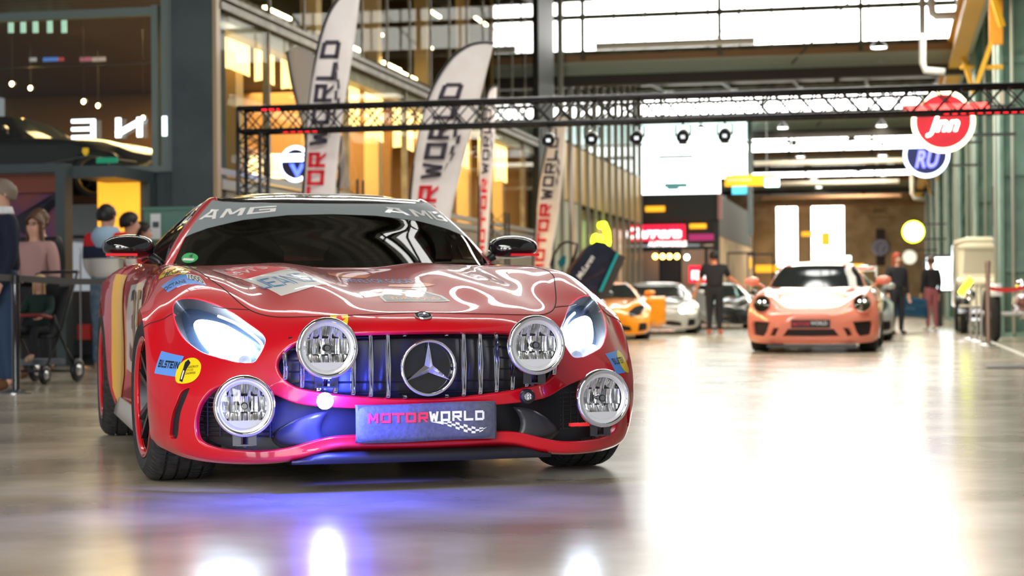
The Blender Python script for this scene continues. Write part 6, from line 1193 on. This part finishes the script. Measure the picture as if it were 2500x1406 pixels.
        if hairlen:
            base=len(V)
            for k in range(1,7):
                for i in range(nu):
                    p=V[nv*nu+i]; ph=2*PI*i/nu; fr=.5+.5*math.cos(ph); V.append(Vector((p.x*(1+.10*k/6),p.y+ (.012*h*k/6),p.z-hairlen*h*(k/6)*(1 if fr<.75 else 0))))
            F+=[((nv+k)*nu+i,(nv+k)*nu+(i+1)%nu,(nv+k+1)*nu+(i+1)%nu,(nv+k+1)*nu+i) for k in range(6) for i in range(nu) if (.5+.5*math.cos(2*PI*i/nu))<.72 and (.5+.5*math.cos(2*PI*(i+1)/nu))<.72]
        o=MB().add(V,F).build('hair',hair,r,smooth=True); o.modifiers.new('s','SOLIDIFY').thickness=-.008*h
    if hood: q=MB(); q.grid(lambda u,v:Vector((0,lean,hp_+.31*h))+Vector(((.066+.02*math.sin(PI*v))*h*math.cos(2*PI*u),(.055+.03*math.sin(PI*v))*h*math.sin(2*PI*u)+.02*h*(1-v),(-.03+.075*v)*h-.05*h*(1-v)*max(0,math.sin(2*PI*u)))),20,6); q.build('hood',hood,r,smooth=True)
    if collar: q=MB(); q.grid(lambda u,v:Vector((0,lean-.004*h,hp_+.325*h))+Vector(((.042+.012*v)*h*math.cos(2*PI*u),(.045+.01*v)*h*math.sin(2*PI*u),.035*h*(1-v))),18,3); o=q.build('shirt_collar',collar,r,smooth=True); o.modifiers.new('s','SOLIDIFY').thickness=.006
    return r
down=lambda a=.13,b=.14,f=-.03:[((a,.01,.63),(b,f,.48)),((-a,.01,.63),(-b,f,.48))]
def gp(x,y): return at_z(x,y)[:2]
HB_=mat('hair_black',(.012,.010,.010),.5); HBR=mat('hair_brown',(.10,.045,.02),.5); HBL=mat('hair_blond',(.62,.42,.20),.5); HG=mat('hair_grey',(.22,.17,.13),.6)
DEN=noisy(mat('denim',(.14,.22,.33),.8),(.10,.17,.27),(.20,.30,.42),12,3); DEN2=mat('denim_dark',(.02,.045,.10),.8); NAVY=mat('navy_knit',(.006,.010,.03),.85); PKC=mat('pink_coat',(.42,.24,.23),.8); DK=mat('dark_cloth',(.015,.015,.02),.8); SHW=mat('shoe_white',(.7,.68,.65),.6); SHB=mat('shoe_brown',(.12,.05,.02),.6)
s,t=at_t(8,735,13.9)[:2]
person(s,t,math.radians(-62),1.78,'man in a navy sweater and jeans beside the black barrier post at the left edge',NAVY,DEN2,SHB,HG,[((.135,.01,.63),(.15,-.05,.485)),((-.135,.01,.63),(-.15,-.05,.485))],collar=mat('shirt_white',(.75,.75,.78),.7),girth=1.08)
s,t=at_t(88,735,16.3)[:2]
person(s,t,math.radians(-14),1.62,'woman with long brown hair, glasses and a pink coat behind the pushchair',PKC,DK,SHB,HBR,[((.135,-.01,.62),(.16,-.07,.48)),((-.13,-.01,.62),(-.13,-.07,.50))],hairlen=.15,glasses=True)
s,t=at_t(98,735,17.6)[:2]
person(s,t,math.radians(-14),1.74,'man in a black jacket behind the woman in pink',mat('puffer_black',(.012,.012,.016),.5),DK,SHB,HBR,down(),girth=1.12)
# jacket with colour blocks (painted by height)
def bands(name,zs,cols):
    m=mat(name,cols[0],.75); nt=m.node_tree; N=nt.nodes; L=nt.links.new; tc=N.new('ShaderNodeTexCoord'); sx=N.new('ShaderNodeSeparateXYZ'); r=N.new('ShaderNodeValToRGB'); r.color_ramp.interpolation='CONSTANT'
    mr=N.new('ShaderNodeMath'); mr.operation='DIVIDE'; mr.inputs[1].default_value=2.0; L(tc.outputs['Object'],sx.inputs[0]); L(sx.outputs['Z'],mr.inputs[0]); L(mr.outputs[0],r.inputs[0]); L(r.outputs[0],N['Principled BSDF'].inputs['Base Color'])
    e=r.color_ramp.elements; e[0].position=0; e[0].color=(*cols[0],1); e[1].position=zs[0]/2; e[1].color=(*cols[1],1)
    for z_,c in zip(zs[1:],cols[2:]): q=e.new(z_/2); q.color=(*c,1)
    return m
JK=bands('colour_block_jacket',(1.20,1.33),((.62,.60,.56),(.012,.016,.05),(.62,.012,.02)))
s,t=at_t(262,735,18.0)[:2]
person(s,t,math.radians(180-20),1.80,'youth from behind in red, navy and white jacket with light blue hood',JK,DEN,SHW,HB_,[((.15,-.03,.63),(.12,-.10,.52)),((-.15,-.03,.63),(-.12,-.10,.52))],hood=mat('hood_blue',(.32,.46,.62),.8),girth=1.12)
s,t=at_t(318,735,18.85)[:2]
person(s,t,math.radians(115),1.76,'youth in a red jacket looking right, between his two companions',mat('jacket_red',(.60,.012,.02),.7),DEN,SHW,HB_,down(.13,.13,-.06),girth=1.05)
s,t=at_t(350,735,19.5)[:2]
person(s,t,math.radians(100),1.68,'youth in a dark navy shirt nearest the green cabinet, looking right',NAVY,DK,SHW,HB_,down(.13,.13,-.06))
s,t=gp(1745,815)
person(s,t,math.radians(170),1.80,'worker in black shirt with orange shoes, arm stretched, standing in the far aisle',DK,DK,mat('shoe_orange',(.8,.12,.05),.5),HB_,[((.16,-.02,.66),(.22,-.05,.52)),((-.17,-.05,.67),(-.29,-.13,.58))],skin=SKINW,sleeve='elbow',girth=1.2)
s,t=at_t(2190,735,36.9)[:2]
person(s,t,math.radians(20),1.66,'woman with red hair in dark clothes behind the grey race car',DK,DK,DK,mat('hair_red',(.42,.06,.02),.5),down(),hairlen=.14)
s,t=at_t(2274,735,43)[:2]
person(s,t,math.radians(200),1.72,'person in dark clothes and pink trousers right of the blue open door',DK,mat('trousers_pink',(.35,.10,.12),.7),SHW,HBR,down())
# ---------- pushchair with child ----------
s,t=at_t(98,735,15.35)[:2]; ps=empty('pushchair',tuple(Hh(s,t,0)),math.radians(-16),'black pushchair carrying the blond child','pushchair')
q=MB()
for sx in (-.21,.21): q.tube([(sx,.28,.10),(sx,.0,.42),(sx,-.12,.62)],.013,8); q.tube([(sx,-.30,.10),(sx,.02,.50),(sx,.30,1.0),(sx*.9,.36,1.02)],.013,8)
q.tube([(-.19,.36,1.02),(.19,.36,1.02)],.015,8); q.tube([(-.21,-.30,.12),(.21,-.30,.12)],.012,8); q.tube([(-.21,.28,.10),(.21,.28,.10)],.012,8); q.build('frame',BLACK,ps,smooth=True)
q=MB(); q.grid(lambda u,v:((u-.5)*.38,.12-.34*(1-v)*1.0 if v<.5 else .12-.17+.17*(2*v-1)+.1*(2*v-1),.44+.0*v if v<.5 else .44+.5*(2*v-1)),6,8); o=q.build('seat',DK,ps,smooth=True); o.modifiers.new('s','SOLIDIFY').thickness=.03
q=MB(); q.tube([(-.21,-.16,.60),(-.17,-.28,.62),(.17,-.28,.62),(.21,-.16,.60)],.016,8); q.build('front_bar',mat('bar_red',(.25,.03,.03),.5),ps,smooth=True)
q=MB(); q.grid(lambda u,v:(.20*math.cos(PI*u),.20-.20*math.sin(PI*.5*v),.88+.10*math.sin(PI*u)*math.cos(.6*v)),10,5); q.build('hood',DK,ps,smooth=True); MB().box((-.14,-.2,.17),(.14,.2,.22)).build('basket',mat('basket_grey',(.12,.14,.17),.8),ps)
for sx in (-.22,.22):
    for y,R in ((-.30,.085),(.28,.11)):
        M=Matrix.Translation((sx,y,R))@Matrix.Rotation(PI/2,4,'Y'); q=MB(); q.lathe([(R*.55,-.02),(R*.9,-.022),(R,-.01),(R,.01),(R*.9,.022),(R*.55,.02)],20,M); q.build('wheel',BLACK,ps,smooth=True); q=MB(); q.lathe([(0,-.022),(R*.5,-.02),(R*.55,.0),(R*.5,.02),(0,.022)],14,M); q.build('wheel_hub',STEEL,ps,smooth=True)
ch=person(s,t,math.radians(-16),1.08,'blond child in dark green sweater and beige boots sitting in the pushchair',mat('sweater_green',(.012,.035,.03),.85),DK,mat('boots_beige',(.40,.26,.19),.8),HBL,[((.13,-.06,.47),(.13,-.20,.43)),((-.13,-.06,.47),(-.13,-.20,.43))],legs=[((.06,-.02,.30),(.085,-.24,.32),(.085,-.28,.10)),((-.06,-.02,.30),(-.085,-.24,.32),(-.085,-.28,.10))],hairlen=.17,sit=True,z=.14)
# ---------- barriers ----------
def stanchion(s,t,h,m,lab,base=.16,mb=None,r0=.03):
    r=hgroup('barrier_post',s,t,0,lab,'barrier post'); MB().lathe([(0,0),(base,0),(base,.012),(base*.8,.022),(r0*1.3,.035)],32).build('base',mb or m,r,smooth='auto')
    MB().lathe([(r0,.03),(r0,h-.06)],20).build('post',m,r,smooth=True); MB().lathe([(r0*1.15,h-.08),(r0*1.15,h-.005),(r0,h),(0,h)],20).build('belt_head',BLACK if m==BLACK or m==GLOSSB else m,r,smooth='auto'); return r
s,t=gp(40,961); stanchion(s,t,.96,GLOSSB,'glossy black barrier post with round base at the far left',.135,mat('base_steel',(.25,.25,.26),.25,.8),.033)
P0=Hh(s,t,.93); a=at_t(335,684,15.6); P1=Hh(*a)
q=MB(); n=14
f=[P0.lerp(P1,k/n)+Vector((0,0,-.02*math.sin(PI*k/n))) for k in range(n+1)]; V=[]; 
for p in f: V+=[p+Vector((0,0,.026)),p-Vector((0,0,.026))]
o=mk('barrier_belt',V,[(2*i,2*i+1,2*i+3,2*i+2) for i in range(n)],mat('belt_grey',(.035,.035,.04),.5)); o.modifiers.new('s','SOLIDIFY').thickness=.004; tag(o,'dark grey belt stretched right from the black barrier post','belt')
a=at_t(-30,676,13.0); P2=Hh(*a); V=[P0+Vector((0,0,.026)),P0-Vector((0,0,.026)),P2-Vector((0,0,.026)),P2+Vector((0,0,.026))]; o=mk('barrier_belt',V,[(0,1,2,3)],MATS['belt_grey']); o.modifiers.new('s','SOLIDIFY').thickness=.004; tag(o,'short dark belt left of the black barrier post','belt')
stanchion(a[0]+0*s,13.0,.96,GLOSSB,'black barrier post just outside the left edge',.135) if 0 else None
s,t=at_t(365,735,15.65)[:2]; stanchion(s,t,.96,GLOSSB,'black barrier post hidden behind the red car, holding the belt',.135)
s,t=at_t(197,735,18.9)[:2]; stanchion(s,t,1.35,STEEL,'slim silver post in front of the orange panel',.12,None,.010)
BRZ=mat('bronze_post',(.40,.28,.22),.3,.6)
for x,y,h,lab in ((2413,844,1.28,'tall bronze barrier post, nearest of the four on the right'),(2396,836,.95,'slim silver post just left of the tall bronze one'),(2385,833,.95,'slim silver post second left of the tall bronze one'),(2370,829,.95,'slim silver post farthest left of the bronze one')):
    s,t=gp(x,y); stanchion(s,t,h,BRZ if h>1 else mat('post_silver',(.6,.58,.55),.3,.8),lab,.13,STEEL,.035 if h>1 else .018)
a=at_t(2418,704,28.6); b=at_t(2500,702,27.0); RB=mat('belt_red',(.65,.01,.02),.6)
P0,P1=Hh(*a),Hh(*b); V=[]; 
for k in range(11): p=P0.lerp(P1,k/10)+Vector((0,0,-.03*math.sin(PI*k/10))); V+=[p+Vector((0,0,.03)),p-Vector((0,0,.03))]
o=mk('barrier_rope',V,[(2*i,2*i+1,2*i+3,2*i+2) for i in range(10)],RB); o.modifiers.new('s','SOLIDIFY').thickness=.004; tag(o,'red belt stretched right from the tall bronze post','belt')
P0,P1=Hh(*at_t(2345,718,30.6)),Hh(*at_t(2372,680,30.5)); o=MB().bar(P0,P1,.02,.10).build('yellow_marker',YN); tag(o,'bright yellow green slanting strip in front of the vintage van','strip')
tag(hb('floor_line',[((1.62,19.0,.001),(1.70,31,.004))],mat('line_white',(.7,.68,.62),.5),'pale line on the floor along the right side','floor marking'))
# ================= feather flags =================
FCL=noisy(mat('flag_cloth',(.9,.84,.81),.7),(.88,.80,.76),(.94,.88,.85),3,3); FRD=mat('flag_red',(.75,.02,.03),.7); FBK=mat('flag_black',(.06,.05,.07),.7)
def flag(t,Lp,Rp,lab,txt=None,cloth=FCL,split=None,base=None,bx=None):
    "Lp pole side, Rp free side: photo points from top to bottom"
    x0=base or Lp[-1][0]; s0=at_t(x0,735,t)[0]; r=hgroup('feather_flag',s0,t,0,lab,'flag')
    def loc(x,y,off=0): s_,t_,z=at_t(x,y,t+off); return Vector((s_-s0,off,z))
    L=resample(Lp,False,5); R=resample(Rp,False,5)
    def at(P,k): # by arclength fraction
        A=np.array(P); d=np.r_[0,np.cumsum(np.hypot(*np.diff(A,axis=0).T))]; d/=d[-1]; return np.array([np.interp(k,d,A[:,0]),np.interp(k,d,A[:,1])])
    q=MB(); q.grid(lambda u,v:loc(*(at(L,v)*(1-u)+at(R,v)*u),.02*math.sin(5*u+9*v)),8,40); o=q.build('flag_cloth',cloth,r,smooth=True); o.modifiers.new('s','SOLIDIFY').thickness=.006
    q=MB(); q.tube([loc(*p,-.005) for p in L]+[loc(L[-1][0]-2,L[-1][1]+40,-.005),Vector((0,0,.05))],.016,8); q.build('flag_pole',BLACK,r,smooth=True)
    q=MB(); q.bar((-.18,-.18,.03),(.18,.18,.03),.04,.03); q.bar((-.18,.18,.03),(.18,-.18,.03),.04,.03); q.lathe([(0,.02),(.04,.02),(.04,.3),(0,.3)],10); q.build('flag_base',BLACK,r)
    def edge(P,y): A=np.array(P); i=np.argsort(A[:,1]); return np.interp(y,A[i,1],A[i,0])
    if txt:
        (ya,yb,yc),(f0,f1)=txt
        for word,ys,ye,m in (('MOTOR',ya,yb,FRD),('WORLD',yb,yc,FBK)):
            def fn(x,y_):
                yy=ys+(ye-ys)*(.03+.94*x); l,rr=edge(L,yy),edge(R,yy); k=f1+(f0-f1)*y_; return loc(l+(rr-l)*k,yy,-.035)
            words('flag_lettering',word,fn,m,r,block=.29)
        q=MB(); # chequered swoosh beside the upper word
        for i in range(9):
            for j in range(2):
                if (i+j)%2: continue
                P=[]
                for a_,b_ in ((i,j),(i+1,j),(i+1,j+1),(i,j+1)):
                    yy=yb+(yc-yb)*(.1+.75*a_/9); l,rr=edge(L,yy),edge(R,yy); w=.16*math.sin(PI*min(1,a_/9+.08)); k=f1+.04+.05*math.sin(a_*.6)+w*(b_/2); P.append(loc(l+(rr-l)*k,yy-(b_)*4,-.035))
                q.add(P,[(0,1,2,3)])
        q.build('chequered_print',FBK,r)
    return r
flag(20.6,[(880,-32),(850,-25),(820,5),(795,50),(773,130),(757,240),(748,340),(740,470),(738,560)],[(880,-32),(876,20),(862,130),(845,230),(832,330),(822,430),(812,560)],'large cream feather flag with red and black lettering, leftmost of the big ones',((590,365,90),(.10,.62)))
flag(21.8,[(1206,106),(1180,103),(1140,113),(1095,150),(1052,225),(1025,320),(1008,420),(1000,500),(995,640)],[(1206,106),(1190,170),(1165,270),(1140,360),(1115,460),(1098,540),(1080,640)],'large cream feather flag just right of the car roof',((700,445,195),(.18,.60)))
flag(26.5,[(1213,212),(1202,210),(1190,232),(1178,300),(1172,400),(1168,620)],[(1213,212),(1211,260),(1207,360),(1198,480),(1190,620)],'narrow feather flag seen almost edge on, beside the right mirror',((640,430,260),(.15,.65)))
flag(33,[(1384,286),(1370,280),(1352,296),(1336,350),(1318,450),(1307,560),(1299,680)],[(1384,286),(1382,330),(1374,430),(1364,520),(1350,600),(1340,680)],'slender cream feather flag between the right mirror and the dark raised door',((680,492,330),(.12,.62)))
flag(38,[(1392,345),(1389,350),(1388,420),(1392,520),(1394,640)],[(1392,345),(1396,370),(1400,450),(1405,540),(1408,640)],'very thin grey feather flag farthest down the aisle',None,mat('flag_grey',(.42,.40,.42),.7))
flag(22.6,[(700,126),(712,200),(730,270),(745,330),(755,460)],[(700,126),(718,116),(740,116),(762,132),(790,180),(800,300),(800,460)],'grey reverse side of a feather flag behind the leftmost big flag',None,mat('flag_reverse',(.40,.37,.34),.8))
flag(24.0,[(835,330),(832,350),(826,460)],[(835,330),(842,370),(852,460)],'small grey flag tip right of the leftmost big flag',None,MATS['flag_reverse'])
# small black truss towers behind the car
for i,(x0,x1,y,t) in enumerate(((833,880,440,27),(1198,1238,520,33.4))):
    a=at_t(x0,y,t); b=at_t(x1,y,t); r=hgroup('truss_tower',(a[0]+b[0])/2,t,0,['small black truss tower peeping over the car roof','small black truss tower left of the right mirror'][i],'truss'); h=(b[0]-a[0])/2; q=MB()
    for sx in (-h,h):
        for sy in (-h,h): q.tube([(sx,sy,0),(sx,sy,a[2])],.022,6)
    for k in range(9):
        z0=a[2]*k/9; z1=a[2]*(k+1)/9; q.tube([(-h,-h,z0),(h,-h,z1)],.008,4); q.tube([(h,-h,z0),(-h,-h,z1)],.008,4)
    q.build('tower_frame',TR,r)
